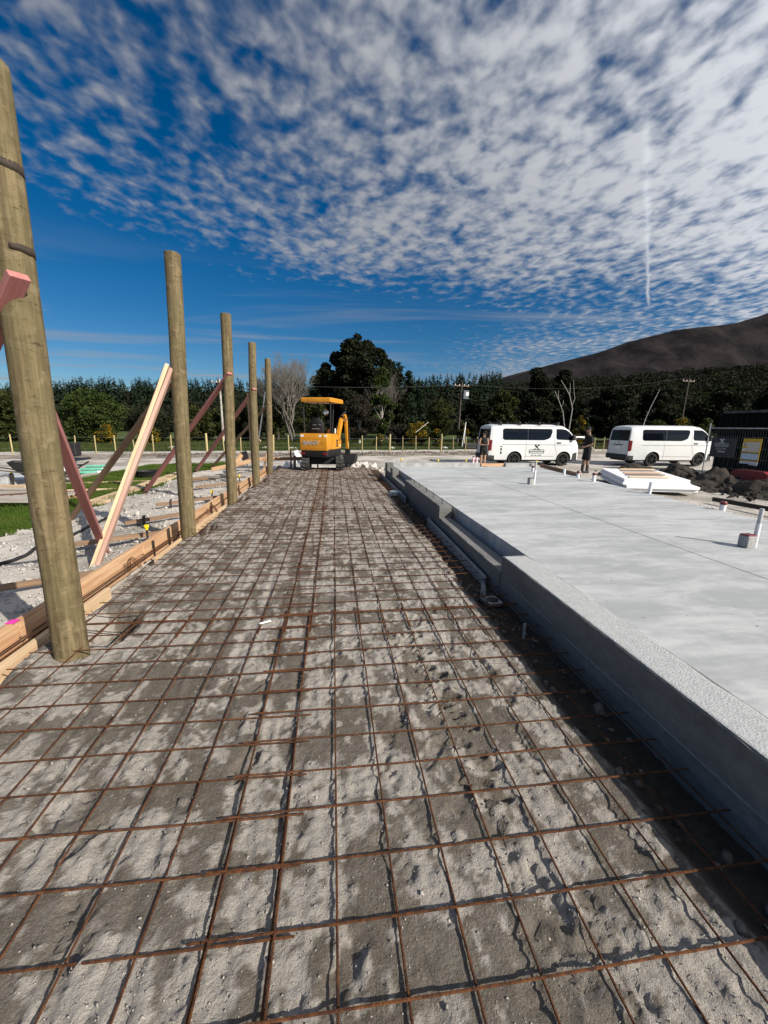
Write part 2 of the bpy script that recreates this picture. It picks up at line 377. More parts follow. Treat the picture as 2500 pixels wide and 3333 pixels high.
Fq = np.stack([idx, idx + 1, idx + nx + 1, idx + nx], -1).reshape(-1, 4)
V = np.stack([GX, GY, GZ], -1).reshape(-1, 3)
fc = V[Fq].mean(1); X_, Y_ = fc[:, 0], fc[:, 1]; Q_ = Y_ - .17 * X_
nz = fbm(X_ * .9, Y_ * .9, 4, 77) - .5
patch = (X_ < -4.85 + nz * .9) & (X_ > -8.9 + nz) & (Y_ > 5.2) & (Y_ < 19.5 + 1.6 * nz + .3 * (X_ + 6)) & ~((X_ < -8.0) & (Y_ > 11.4))
bank = (Q_ > 25.3 + nz * .8) & (Q_ < 27.9 + nz * .6)
field = Q_ > 32.6 + nz * 2.2
zone = np.where(field, 3, np.where(bank, 2, np.where(patch, 1, 0)))
for k, (nm, mm) in enumerate((('ground', m_yard), ('grass_patch', m_turf), ('dirt_bank', m_berm), ('grass_field', m_turf))):
    Fs = Fq[zone == k]; used = np.unique(Fs); mp_ = np.zeros(len(V), dtype=np.int32); mp_[used] = np.arange(len(used))
    tag(link(nm, fastmesh(nm, V[used], mp_[Fs]), mm, smooth=True), kind='structure')

def blades(name, P, h, wid, m, label, cat='grass'):
    n = len(P); a = rng.uniform(0, 2 * np.pi, n); hh = h * rng.uniform(.5, 1.3, n); le = rng.uniform(0, .6, n) * hh; la = rng.uniform(0, 2 * np.pi, n)
    dx = np.cos(a) * wid / 2; dy = np.sin(a) * wid / 2
    A = P + np.stack([dx, dy, np.full(n, -.01)], 1); B = P - np.stack([dx, dy, np.full(n, .01)], 1)
    T = P + np.stack([np.cos(la) * le, np.sin(la) * le, hh], 1)
    VV = np.stack([A, B, T], 1).reshape(-1, 3); FF = np.arange(3 * n).reshape(-1, 3)
    return tag(link(name, fastmesh(name, VV, FF), m), label, cat, kind='stuff')
def pick(fs, n):
    areas = np.abs((V[fs[:, 2], 0] - V[fs[:, 0], 0]) * (V[fs[:, 2], 1] - V[fs[:, 0], 1])); i = rng.choice(len(fs), n, p=areas / areas.sum())
    uu, vv = rng.random((2, n, 1)); q = V[fs[i]]
    return q[:, 0] * (1 - uu) * (1 - vv) + q[:, 1] * uu * (1 - vv) + q[:, 2] * uu * vv + q[:, 3] * (1 - uu) * vv
near = Fq[(zone == 1)]
blades('turf_grass', pick(near, 90000), .075, .014, m_grass, 'short bright green grass growing left of the braced poles')
fs = Fq[(zone == 3) & (Q_ < 58) & (np.abs(X_) < 62)]
blades('field_grass', pick(fs, 110000), .22, .06, m_grass_far, 'rough green field grass behind the post fence')

def rocks(name, P, size, m, label, kind='stuff', cat='gravel'):
    n = len(P); o8 = np.array([(1, 0, 0), (0, 1, 0), (-1, 0, 0), (0, -1, 0), (0, 0, .8), (0, 0, -.5)], float)
    f8 = np.array([(0, 1, 4), (1, 2, 4), (2, 3, 4), (3, 0, 4), (1, 0, 5), (2, 1, 5), (3, 2, 5), (0, 3, 5)])
    sz = size * np.exp(rng.normal(0, .45, n)); a = rng.uniform(0, 6.28, n); ca, sa = np.cos(a), np.sin(a)
    J = o8[None] * rng.uniform(.55, 1.3, (n, 6, 1)) + rng.normal(0, .16, (n, 6, 3)); J = J * sz[:, None, None]
    x = J[..., 0] * ca[:, None] - J[..., 1] * sa[:, None]; y = J[..., 0] * sa[:, None] + J[..., 1] * ca[:, None]
    VV = (np.stack([x, y, J[..., 2]], -1) + P[:, None]).reshape(-1, 3); FF = (f8[None] + 6 * np.arange(n)[:, None, None]).reshape(-1, 3)
    return tag(link(name, fastmesh(name, VV, FF), m), label, cat, kind=kind)
m_stone = mat('pale_stone', (.50, .47, .44), .9, var=.25, vs=9, bump=.3)
n = 9000; px = -2.5 - rng.random(n) ** 1.3 * 2.6; py = rng.uniform(2.0, 16, n)
rocks('loose_stones', np.stack([px, py, zg(px, py) + .003], 1), .0095, m_loose, 'pale pumice lumps strewn left of the formwork boards')
n = 1800; px = -2.5 - rng.random(n) ** 1.5 * 2.5; py = rng.uniform(2.2, 13, n)
rocks('pumice_lumps', np.stack([px, py, zg(px, py) + .006], 1), .021, m_loose, 'larger pale pumice lumps among the stones left of the formwork')
n = 3500; px = rng.uniform(-12, 16, n); q = 26.6 + rng.normal(0, .55, n); py = q + .17 * px
rocks('bank_clods', np.stack([px, py, zg(px, py) + .01], 1), .045, m_berm, 'brown earth clods along the bank by the fence', cat='clods')
n = 2500; px = rng.uniform(6.1, 11, n); py = rng.uniform(4, 15, n)
rocks('yard_stones', np.stack([px, py, zg(px, py) + .002], 1), .012, m_stone, 'small pale stones on the ground right of the slab')

# ------------------------------------------------------------------ the prepared pad under the mesh
ys = np.concatenate([np.arange(-.6, .4, .03), np.arange(.4, 3.2, .0105), np.arange(3.2, 6.5, .022), np.arange(6.5, 15.2, .05)])
xs = np.arange(-2.36, 1.66, .0135)
PX, PY = np.meshgrid(xs, ys)
f1 = fbm(PX * 8.0 + .5 * fbm(PX * 9, PY * 9, 2, 3) + .8 * PY, PY * 4.6, 4, 101, .58) + .10 * (fbm(PX * 1.1, PY * .8, 2, 107) - .5)
edge = fbm(PX * 17, PY * 15, 4, 131, .65)
flat = sstep(f1 + .62 * (edge - .5), .49, .54)                       # trowelled damp flats among the crust
crust = fbm(PX * 26, PY * 22, 4, 151, .6); lump = fbm(PX * 7, PY * 6, 3, 171)
PZ = .012 * (fbm(PX * 1.2, PY * 1.2, 3, 91) - .5) + (1 - flat) * (-.003 + .016 * (crust - .42) + .004 * (lump - .4) + .014 * (fbm(PX * 44, PY * 42, 2, 161) - .5)) + flat * (.004 * (edge - .5) + .004 * (fbm(PX * 40, PY * 40, 2, 167) - .5))
PZ += .004 * np.maximum(fbm(PX * 40, PY * 40, 2, 191) - .6, 0) * 6 * (1 - .8 * flat)
# scraper streaks along the pad on its left half
st = fbm(PX * 16 + .8 * PY, PY * .8, 3, 211); PZ += -.009 * sstep(st, .58, .70) * sstep(-PX, -.6, .4); s2_ = fbm(PX * 30 + 2 * PY, PY * 2.2, 3, 221); PZ += .007 * sstep(s2_, .52, .66) * (1 - flat)
# boot prints and smooth heel scrapes
rp = random.Random(5)
def dent(cx, cy, ax, ay, ang, dep, rim=.35, fl=None):
    global PZ, flat
    sel = (np.abs(PX - cx) < max(ax, ay) * 2) & (np.abs(PY - cy) < max(ax, ay) * 2)
    dx = PX[sel] - cx; dy = PY[sel] - cy; u_ = (dx * math.cos(ang) + dy * math.sin(ang)) / ax; v_ = (-dx * math.sin(ang) + dy * math.cos(ang)) / ay
    r = (u_ ** 4 + v_ ** 4) ** .25
    PZ[sel] += -dep * (1 - sstep(r, .75, 1.0)) + dep * rim * np.exp(-((r - 1.12) / .14) ** 2)
    if fl is not None: flat[sel] = np.maximum(flat[sel], fl * (1 - sstep(r, .7, 1.0)))
for k in range(95):
    cx, cy = rp.uniform(-1.9, 1.2), .6 + 6 * rp.random() ** 1.5; an = rp.uniform(-.7, .7) + 1.57
    dent(cx, cy, .115, .042, an, rp.uniform(.004, .012), .35, rp.choice((None, .6)))
    if rp.random() < .6:
        for j in range(5): dent(cx + (j - 2) * .04 * math.cos(an), cy + (j - 2) * .04 * math.sin(an), .008, .034, an, .006, .1)
# tread of the digger, pressed in beside the right-hand bars
tr = [(.50, 2.75), (.53, 2.5), (.575, 2.2), (.60, 1.95), (.625, 1.62), (.66, 1.35)]
for k in range(19):
    s = k / 18 * (len(tr) - 1); i = min(int(s), len(tr) - 2); f = s - i
    cx = tr[i][0] * (1 - f) + tr[i + 1][0] * f; cy = tr[i][1] * (1 - f) + tr[i + 1][1] * f
    dent(cx + .05 * math.sin(k * 2.1), cy, .085, .022, -.25 + .1 * math.sin(k * 1.7), .034 if k < 14 else .02, .5, None)
for cx, cy, a_, b_, an, dp in ((.62, 1.18, .03, .20, .1, .016), (.70, .98, .035, .12, .25, .02), (.80, .78, .02, .12, .5, .012), (.86, .9, .02, .12, .4, .01), (.95, 2.3, .05, .16, .2, .018)):
    dent(cx, cy, a_, b_, an, dp, .5)
sel = (np.abs(PX - .66) < .22) & (PY > .45) & (PY < 1.5); PZ[sel] += .024 * (fbm(PX[sel] * 30, PY[sel] * 24, 3, 301) - .55) * np.exp(-((PX[sel] - .68) / .12) ** 2)
# pits round the poles and a drain trench along the concrete
for cx, cy in ((-1.85, 2.86), (-2.09, 5.93), (-2.10, 8.58), (-2.14, 11.43), (-2.22, 14.5)):
    r = np.hypot((PX - cx - .05) / .27, (PY - cy - .16) / .42) + .3 * (fbm(PX * 8, PY * 8, 2, 55) - .5)
    PZ -= .20 * (1 - sstep(r, .6, 1.0))
tl = 1.22 + .05 * (fbm(PX * 0 + 1, PY * 1.7, 3, 61) - .5) * 2 + .03 * (fbm(PX * 5, PY * 9, 2, 66) - .5)
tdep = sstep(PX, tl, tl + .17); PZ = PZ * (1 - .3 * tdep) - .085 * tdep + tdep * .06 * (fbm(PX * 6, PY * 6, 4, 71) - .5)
le_ = 2.02 + .14 * (fbm(PX, PY * 2.2, 3, 63) - .5); PZ -= .20 * sstep(-PX, le_, le_ + .14)
pw, ph = len(xs), len(ys); idx = (np.arange(ph - 1)[:, None] * pw + np.arange(pw - 1)[None, :])
me = fastmesh('pad_ground', np.stack([PX, PY, PZ], -1).reshape(-1, 3), np.stack([idx, idx + 1, idx + pw + 1, idx + pw], -1).reshape(-1, 4))
at = me.attributes.new('flat', 'FLOAT', 'POINT'); at.data.foreach_set('value', np.maximum(flat, 1.25 * tdep).astype(np.float32).ravel())  # trench also forced to the dark flat tone, as painted shade
at = me.attributes.new('soil', 'FLOAT', 'POINT'); at.data.foreach_set('value', sstep(PX, tl + .02, tl + .16).astype(np.float32).ravel())   # mask for the shade painted into the trench strip beside the wall
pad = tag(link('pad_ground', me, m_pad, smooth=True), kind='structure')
def zp(x, y):
    i = int(np.clip(np.searchsorted(ys, y), 0, ph - 1)); j = int(np.clip(np.searchsorted(xs, x), 0, pw - 1)); return float(PZ[i, j])
n = 26000; px = rng.uniform(-2.2, 1.25, n); py = .35 + 5.5 * rng.random(n) ** 1.7
keep = np.array([flat[min(ph - 1, np.searchsorted(ys, b)), min(pw - 1, np.searchsorted(xs, a))] < .5 for a, b in zip(px, py)]) | (rng.random(n) < .25)
px, py = px[keep], py[keep]
rocks('pad_grit', np.stack([px, py, np.array([zp(a, b) for a, b in zip(px, py)]) + .001], 1), .0024, m_grit, 'pale grit and crumbs lying under the reinforcing mesh', cat='grit')
n = 350; px = rng.uniform(1.25, 1.56, n); py = rng.uniform(.3, 9, n)
rocks('trench_rubble', np.stack([px, py, np.array([zp(a, b) for a, b in zip(px, py)]) + .006], 1), .018, m_berm, 'broken lumps in the shaded trench by the concrete wall', cat='rubble')

# ------------------------------------------------------------------ concrete slab with its foundation walls
def slab_material():
    m = bpy.data.materials.new('slab_concrete'); m.use_nodes = True; n = NT(m.node_tree); n.n.clear()
    p = n.new('ShaderNodeBsdfPrincipled'); n.new('ShaderNodeOutputMaterial', i_Surface=p.outputs[0]); p.inputs['Specular IOR Level'].default_value = .3
    t = n.new('ShaderNodeTexCoord'); v = t.outputs['Object']
    mp = n.new('ShaderNodeMapping', i_Vector=v); mp.inputs['Scale'].default_value = (.8, 3.2, 1); mp.inputs['Rotation'].default_value = (0, 0, R(-10))
    a1 = n.noise(mp.outputs[0], 1.5, 6, .62, .7); a2 = n.noise(v, 7.0, 6, .65, .4); a3 = n.noise(v, 90, 4, .7); a4 = n.noise(mp.outputs[0], .45, 3, .5)
    f = n.m('ADD', n.m('MULTIPLY', a1, .6), n.m('ADD', n.m('MULTIPLY', a4, .3), n.m('MULTIPLY', a2, .22)))
    base = n.mix(n.ss(f, .45, .68), (.50, .508, .508, 1), (.335, .345, .352, 1))
    base = n.mix(n.ss(a3, .55, .8, 0, .35), base, (.56, .565, .55, 1))
    sp = n.noise(v, 16, 2, .5); base = n.mix(n.ss(sp, .73, .78, 0, .75), base, (.10, .10, .10, 1))
    n.inp(p, 'Base Color', base); n.inp(p, 'Roughness', n.m('ADD', n.m('MULTIPLY', a1, .3), .5))
    b = n.new('ShaderNodeBump', i_Height=n.m('ADD', n.m('MULTIPLY', a2, .5), a3), i_Strength=.18); b.inputs['Distance'].default_value = .006; n.inp(p, 'Normal', b.outputs[0])
    return m
m_slab = slab_material()
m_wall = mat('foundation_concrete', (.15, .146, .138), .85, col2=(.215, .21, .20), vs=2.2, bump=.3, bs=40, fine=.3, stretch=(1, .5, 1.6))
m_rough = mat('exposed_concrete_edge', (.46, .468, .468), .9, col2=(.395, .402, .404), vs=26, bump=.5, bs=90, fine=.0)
house = empty('house_slab', (0, 0, 0), 0, 'large pale grey concrete floor slab right of the reinforcing mesh', 'concrete slab')
mb = MB()
top = [(1.86, -2.5), (5.93, -2.5), (5.95, 4.8), (6.5, 12.3), (1.86, 12.3)]
mb.prism(top, .12, .33, 'xy'); o = mb.build('floor_surface', m_slab, house)
# saw cuts across the floor
for nm, a_, b_ in (('saw_cut', (3.62, -2.5), (3.60, 12.25)), ('saw_cut', (1.9, 7.05), (6.08, 7.12))):
    mb = MB(); M_ = frame((a_[0], a_[1], .331), (b_[0], b_[1], .331)); L = (Vector(b_) - Vector(a_)).length
    mb.box(-L / 2, L / 2, -.003, .003, -.002, .0012, M=M_); mb.build(nm, mat('saw_cut_joint', (.20, .205, .21), .9), house)
def rough_wall(name, y0, y1, z0, z1, x0=1.61, x1=1.86, m=m_wall, seed=0, toprough=True):
    """a length of cast wall whose arrises are chipped"""
    N = max(4, int((y1 - y0) / .06)); rg = []
    for i in range(N + 1):
        y = y0 + (y1 - y0) * i / N; e = float(fbm(np.array(y * 9.0), np.array(seed + .5), 3, 401)) - .5; e2 = float(fbm(np.array(y * 22.0), np.array(seed + 3.5), 2, 411)) - .5
        c = .006 + max(0, e2) * .022
        rg.append([(x0 + .004 * e, y, z0), (x0 + .004 * e, y, z1 - c), (x0 + c, y, z1 - .002 + .004 * e2), ((x0 + x1) / 2, y, z1 + .003 * e), (x1 + .004 * e2, y, z1), (x1, y, z0)])
    return MB().rings(rg).build(name, m, house)
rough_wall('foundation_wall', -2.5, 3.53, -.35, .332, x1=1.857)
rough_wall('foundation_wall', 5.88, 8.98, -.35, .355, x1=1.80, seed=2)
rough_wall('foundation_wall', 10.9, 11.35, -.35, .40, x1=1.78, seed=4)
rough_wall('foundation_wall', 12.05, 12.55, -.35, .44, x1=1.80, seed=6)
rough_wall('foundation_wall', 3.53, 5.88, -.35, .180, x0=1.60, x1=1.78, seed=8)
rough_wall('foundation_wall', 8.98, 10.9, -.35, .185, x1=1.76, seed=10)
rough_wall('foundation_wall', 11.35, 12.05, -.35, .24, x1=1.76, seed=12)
for y0, y1 in ((3.535, 5.875), (8.985, 12.04)): MB().box(1.765, 1.858, y0, y1, -.05, .13).build('sill_rebate', m_wall, house)
mb = MB(); N = 110; rg = []   # rough strip where the wall top meets the trowelled floor
for i in range(N + 1):
    y = -2.5 + 6.0 * i / N; e = float(fbm(np.array(y * 2.5), np.array(.3), 4, 431)) - .5
    rg.append([(1.62, y, .3325), (1.63, y, .3350), (1.84 + .05 * e, y, .3345), (1.868 + .07 * e, y, .3295)])
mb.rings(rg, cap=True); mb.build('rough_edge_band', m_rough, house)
rough_wall('kerb', 12.3, 12.56, .10, .445, x0=1.815, x1=4.62, m=m_conc, seed=20)
rough_wall('kerb', 12.22, 12.46, .10, .435, x0=5.46, x1=6.52, m=m_conc, seed=22)
for k, y in enumerate((6.05, 6.65, 7.2, 7.75, 8.3, 8.8)):
    MB().tube([(1.70, y, .34), (1.70 + .006 * (k % 3 - 1), y + .004, .36), (1.70 + .01 * (k % 3 - 1), y + .006, .445)], .006, 6).build('starter_bar', m_steel, house)
# drip line on the wall face
MB().box(1.6045, 1.612, -2.5, 2.4, .10, .106).build('form_line', mat('cement_bleed', (.26, .26, .25), .9), house)
MB().box(1.6045, 1.612, 2.55, 3.3, .115, .12).build('form_line', MATS['cement_bleed'], house)
fb = beam('footing_board', (1.545, 3.75, -.08), (1.545, 6.35, -.05), .022, .24, mat('fibre_cement', (.30, .30, .30), .85, var=.15), ch=.002)
tag(fb, 'grey fibre cement board standing against the concrete below the sill gap', 'board')
fb = beam('footing_board', (1.53, 8.4, -.03), (1.50, 13.0, -.02), .022, .18, MATS['fibre_cement'], ch=.002)
tag(fb, 'long grey board along the footing at the far end of the slab', 'board')
db = empty('drain_box', (1.46, 3.36, -.06), .1, 'white plastic drain outlet with a round hole beside the wall', 'drain')
MB().box(-.09, .09, -.10, .10, -.06, .0, .006).build('base', m_black, db); MB().box(-.075, .075, -.085, .085, .0, .025, .004).build('top_plate', mat('dusty_pvc', (.34, .33, .31), .6, var=.25), db)
MB().prism([(-.075, .03), (-.035, .03), (-.05, .15), (-.068, .17)], .04, .09).build('upstand', MATS['dusty_pvc'], db)
mb = MB(); mb.tube([(0, -.02, .0305), (0, -.02, .033)], .055, 20); mb.build('hole', m_black, db)
fo = MB(); fo.box(-.16, .13, -.09, .09, 0, .05, .008, M=Matrix.Translation((1.42, 9.3, -.06)) @ Matrix.Rotation(.4, 4, 'Z')); fo.box(-.12, .14, -.07, .08, .055, .10, .008, M=Matrix.Translation((1.44, 9.3, -.06)) @ Matrix.Rotation(.1, 4, 'Z'))
tag(fo.build('foam_offcut', m_pvc), 'white foam offcuts in the trench beside the concrete wall', 'offcut')
pegw = MB().box(-.012, .012, -.004, .004, 0, .18, .001).build('plastic_peg', mat('dusty_pvc', (.34, .33, .31), .6, var=.25)); pegw.location = (1.47, 2.72, -.13); tag(pegw, 'small white plastic peg in the shaded trench', 'peg')

# pipe stubs and such on the floor
def stub(loc, h, r, cap, label, tilt=(0, 0), name='pipe_stub'):
    e = empty(name, loc, 0, label, 'pipe'); e.rotation_euler = (tilt[0], tilt[1], 0); r *= .84
    MB().tube([(0, 0, -.02), (0, 0, h)], r, 16).build('pipe', m_pvc, e, True)
    if cap: MB().tube([(0, 0, h - .045), (0, 0, h - .01), (0, 0, h + .006)], [r * 1.10, r * 1.10, r * .9], 16).build('cap', cap, e, True)
    return e
stub((5.62, 10.75, .33), .17, .05, m_red, 'short white pipe stub with red cap standing far out on the slab')
stub((6.18, 10.1, .33), .15, .042, None, 'white pipe stub against the brown plank at the slab edge')
stub((6.20, 9.5, .33), .15, .045, m_red, 'white pipe stub with dark red cap just past the brown plank')
stub((6.10, 8.72, .33), .20, .05, m_red, 'taller white pipe stub with red cap at the slab edge by the foam')
stub((6.10, 7.0, .33), .22, .04, None, 'plain white pipe stub in front of the foam sheets', (.0, .06))
stub((6.06, 5.45, .33), .13, .05, m_red, 'low pipe stub with bright red cap at the right slab edge')
def riser(loc, h, label, bw, sgn):
    e = empty('pipe_riser', loc, 0, label, 'pipe')
    MB().tube([(0, 0, 0), (.004, 0, h * .62)], .024, 14).build('riser_pipe', m_pvc, e, True)
    MB().tube([(.004, 0, h * .62), (.006, 0, h)], .0205, 14).build('upper_pipe', mat('grey_pvc', (.42, .43, .44), .45), e, True)
    MB().box(-.03 - bw, -.028, -.05, .06, .0, .13, .008).build('concrete_boot', m_conc, e)
    MB().box(-.028 - bw * .96, -.032, -.045, .055, .128, .142, .004).build('boot_top', m_red if bw > .1 else m_black, e)
    return e
riser((4.47, 3.6, .33), .42, 'tall white pipe in a grey block with red rim near the right edge', .115, 1)
riser((4.41, 8.34, .33), .50, 'thin tall white pipe beside a dark grey block mid slab', .10, 1)
# ------------------------------------------------------------------ reinforcing mesh: eight lapped sheets
PIT = .195
bar_cache = {}
def bar(name, p0, p1, parent, r=.0041, seed=0, amp=.004):
    """a welded bar with the slight waviness of a mesh that has been walked on"""
    rr = random.Random(seed); p0 = Vector(p0); p1 = Vector(p1); L = (p1 - p0).length; N = max(4, int(L / .16))
    a1, a2, b1, b2 = rr.uniform(0, 6), rr.uniform(0, 6), rr.uniform(.9, 1.6), rr.uniform(2.5, 4)
    pts = []
    for i in range(N + 1):
        s = i / N; q = p0.lerp(p1, s); e = amp * (math.sin(a1 + b1 * L * s) + .5 * math.sin(a2 + b2 * L * s))
        if abs(p1.x - p0.x) > abs(p1.y - p0.y): q.y += e * .6
        else: q.x += e * .6
        q.z += e * .9
        pts.append(q)
    return MB().tube(pts, r, 6).build(name, m_rust, parent, True, fix=False)
rows = [(-.6, 3.15, 'nearest the camera'), (2.92, 7.55, 'second from the camera'), (7.32, 11.95, 'third from the camera'), (11.72, 15.1, 'farthest, under the digger')]
cols = [(-.21, -1, 'left'), (-.40, 1, 'right')]
sd_ = 0
for ri, (y0, y1, rl) in enumerate(rows):
    for ci, (x0, sg, cl) in enumerate(cols):
        sheet = empty('reinforcing_mesh', (0, 0, 0), 0, f'rusty steel mesh sheet on the {cl} side, {rl}', 'steel mesh', 'lapped sheets of rusty reinforcing mesh')
        zz = .006 + .006 * ((ri + ci) % 2); nb = 11 if ci == 1 else 10
        xe = x0 + sg * PIT * (nb - 1); skew = .006 * (1 if (ri + ci) % 2 else -1)
        for k in range(nb):
            x = x0 + sg * PIT * k + .012 * (ri % 2); sd_ += 1
            bar('long_bar', (x + skew, y0 - (.08 if ri else 0), zz), (x - skew, y1 + .06, zz + .004), sheet, seed=sd_)
        yy = y0 + ((.772 - .195 * 7 - y0) % PIT)
        yy += .03 * (ri > 0) * ((ci * 2) - 1)
        while yy < y1 + .01:
            sd_ += 1
            a_, b_ = (xe - .06 - (.05 if ri == 0 else 0), x0 + .07) if ci == 0 else (x0 - .06, xe + .05)
            bar('cross_bar', (a_, yy + .014 * (ci == 0), zz + .009), (b_, yy - .014 * (ci == 0) + .004 * math.sin(sd_), zz + .009), sheet, seed=sd_ + 500)
            yy += PIT
# tie-wire knots where the sheets lap
tw = MB()
for k in range(16):
    y = .96 + .585 * k + random.uniform(-.03, .03); x = random.choice((-.40, -.215))
    if y > 9: break
    tw.tube([(x - .012, y, .02), (x, y + .01, .044), (x + .014, y - .004, .034), (x + .03, y + .012, .042)], .0016, 5)
tag(tw.build('tie_wires', m_rust), 'twisted rusty tie wires holding the lapped mesh bars', 'wire', kind='stuff')
for k, (y0, y1, x, z) in enumerate(((1.2, 7.3, -2.27, .005), (1.0, 6.9, -2.30, -.055), (7.0, 14.4, -2.30, .0))):
    e = bar('edge_bar', (x, y0, z), (x + .02, y1, z), None, .0062, 900 + k, .006); tag(e, ('upper rusty bar along the near formwork face', 'lower rusty bar along the near formwork face', 'rusty bar along the far formwork boards')[k], 'steel bar')
def hook(x, y, label, n=3):
    h = empty('stirrup', (x, y, 0), 0, label, 'steel bar')
    for k in range(n):
        o = MB().tube([(-.10, .03 * k, -.07), (-.095, .03 * k, .045), (-.07, .03 * k, .075), (-.04, .03 * k, .05), (.02, .03 * k + .02, -.06)], .0045, 6).build('loop', m_rust, h, True)
hook(-2.20, 4.55, 'bent rusty stirrup against the near formwork past the first pole'); hook(-2.18, 3.45, 'bent rusty stirrup just behind the first pole', 2); hook(-2.2, 7.6, 'bent rusty stirrup by the third formwork board', 4); hook(-2.2, 9.6, 'bent rusty stirrup near the fourth pole', 4)

# ------------------------------------------------------------------ timber poles
m_band = mat('dark_stain_band', (.035, .024, .016), .8, var=.3)
def pole(base, top, r, label, k):
    b = Vector((*base, -.35)); t = Vector(top); L = (t - b).length; rg = []; rp_ = random.Random(k); N = 34; n = 28
    ph = [rp_.uniform(0, 6) for _ in range(6)]
    for i in range(N + 1):
        z = L * i / N; row = []
        ox = .006 * math.sin(z * 1.3 + ph[0]); oy = .006 * math.sin(z * 1.7 + ph[1])
        for j in range(n):
            a_ = 2 * math.pi * j / n; q = r * (1.04 - .05 * i / N) * (1 + .012 * math.sin(2 * a_ + ph[2] + z) + .008 * math.sin(5 * a_ + ph[3] - 2 * z) + .006 * math.sin(9 * z + ph[4] + 3 * a_))
            row.append((ox + q * math.cos(a_), oy + q * math.sin(a_), z))
        rg.append(row)
    rg.append([(x * .93, y * .93, L + .006) for x, y, z in rg[-1]])
    M_ = Matrix.Translation(b) @ (t - b).to_track_quat('Z', 'Y').to_matrix().to_4x4()
    e = empty('timber_pole', b, 0, label, 'pole', 'row of round timber poles'); e.matrix_basis = M_
    MB().rings(rg).build('shaft', m_pole, e, True)
    MB().tube([(0, 0, L + .006), (0, 0, L + .009)], r * .88, 24).build('end_grain', mat('end_grain', (.42, .33, .19), .85, col2=(.30, .22, .11), vs=40), e)
    return e, L
P5 = [((-1.87, 2.81), (-1.805, 2.81, 3.41)), ((-2.12, 5.90), (-1.99, 5.9, 3.64)), ((-2.13, 8.56), (-2.01, 8.56, 3.60)), ((-2.17, 11.41), (-2.07, 11.41, 3.62)), ((-2.25, 14.54), (-2.15, 14.54, 3.70))]
lab = ['thick round pole nearest the camera with dark stain bands', 'second round timber pole from the camera with the pale brace', 'third round timber pole from the camera, pink brace nailed on', 'fourth round timber pole from the camera with a slim upright beside it', 'farthest round timber pole, just left of the yellow digger']
for k, (b_, t_) in enumerate(P5):
    e, L = pole(b_, t_, .098, lab[k], k)
    if k == 0:
        for z, a0, a1, hh, tl_ in ((3.27, 3.0, 7.2, .052, .0), (2.86, 3.6, 7.0, .046, .0), (3.155, 5.4, 6.9, .024, .0)):
            V_ = []; F_ = []; n = 18
            for j in range(n + 1):
                a_ = a0 + (a1 - a0) * j / n; q = .1008; d_ = tl_ * math.sin((j / n) * 3.1) + .002 * math.sin(j * 1.7); hw = hh * (.5 + .5 * math.sin(3.14 * (j + .6) / (n + 1.2)))
                for s in (-.5, .5): V_.append((q * math.cos(a_), q * math.sin(a_), z + s * hw - d_))
            F_ = [(2 * j, 2 * j + 2, 2 * j + 3, 2 * j + 1) for j in range(n)]
            o = MB().add(V_, F_).build('stain_band', m_band, e, True, fix=False); md = o.modifiers.new('t', 'SOLIDIFY'); md.thickness = .004; md.offset = 0
# ------------------------------------------------------------------ braces
def brace(p0, p1, wd, ht, m, label, up=(0, 0, 1), roll=0.0, nails=True):
    o = beam('timber_brace', p0, p1, wd, ht, m, up, roll=roll, warp=.0015)
    tag(o, label, 'brace')
    return o
brace((-1.71, 2.66, 2.34), (-4.6, 4.4, -.25), .045, .10, m_pink, 'pink brace crossing the near pole and leaving the picture at left', up=(0, -1, .4))
brace((-1.86, 2.72, 2.30), (-4.7, 3.6, -.2), .045, .09, m_pink, 'pink brace end just behind the other at the left picture edge', up=(0, -1, .4))
brace((-1.90, 2.95, 1.80), (-3.04, 5.55, -.22), .075, .075, m_pink, 'square pink brace running back and down from behind the near pole', up=(0, 0, 1))
db2 = empty('timber_brace', (-2.86, 4.86, -.22), 0, 'pale two board brace leaning on the second pole', 'brace')
for dx, m_ in ((-.024, m_pale), (.024, mat('pinkish_pine', (.50, .34, .27), .7, col2=(.40, .23, .17), vs=16, stretch=WOODX, bump=.2))):
    beam('board', (dx, -.01 * (dx > 0), 0), (.73 + dx, 1.0 - .01 * (dx > 0), 2.52 - (.05 if dx > 0 else 0)), .046, .088, m_, up=(.15, -1, .1), parent=db2, warp=.003)
brace((-2.22, 6.02, 2.08), (-4.76, 7.62, -.22), .045, .095, m_brown, 'brown weathered brace behind the pale one on the second pole', up=(0, -1, .5))
brace((-1.98, 8.45, 2.52), (-4.82, 10.72, -.22), .045, .11, m_pink, 'pink brace nailed to the third pole', up=(0, -1, .5))
brace((-2.04, 11.30, 2.47), (-5.05, 15.25, -.22), .045, .11, m_pink, 'pink brace nailed to the fourth pole', up=(0, -1, .5))
brace((-2.15, 14.43, 2.27), (-4.9, 16.66, -.22), .045, .11, m_brown, 'brown brace nailed to the farthest pole', up=(0, -1, .5))
brace((-2.32, 14.75, 2.66), (-2.80, 14.95, .2), .03, .09, m_white_t, 'white painted board leaning behind the fourth and fifth poles', up=(0, -1, 0))
brace((-2.275, 11.55, 2.38), (-2.26, 11.62, -.2), .05, .07, m_pine, 'slim upright timber fixed to the fourth pole', up=(0, -1, 0))
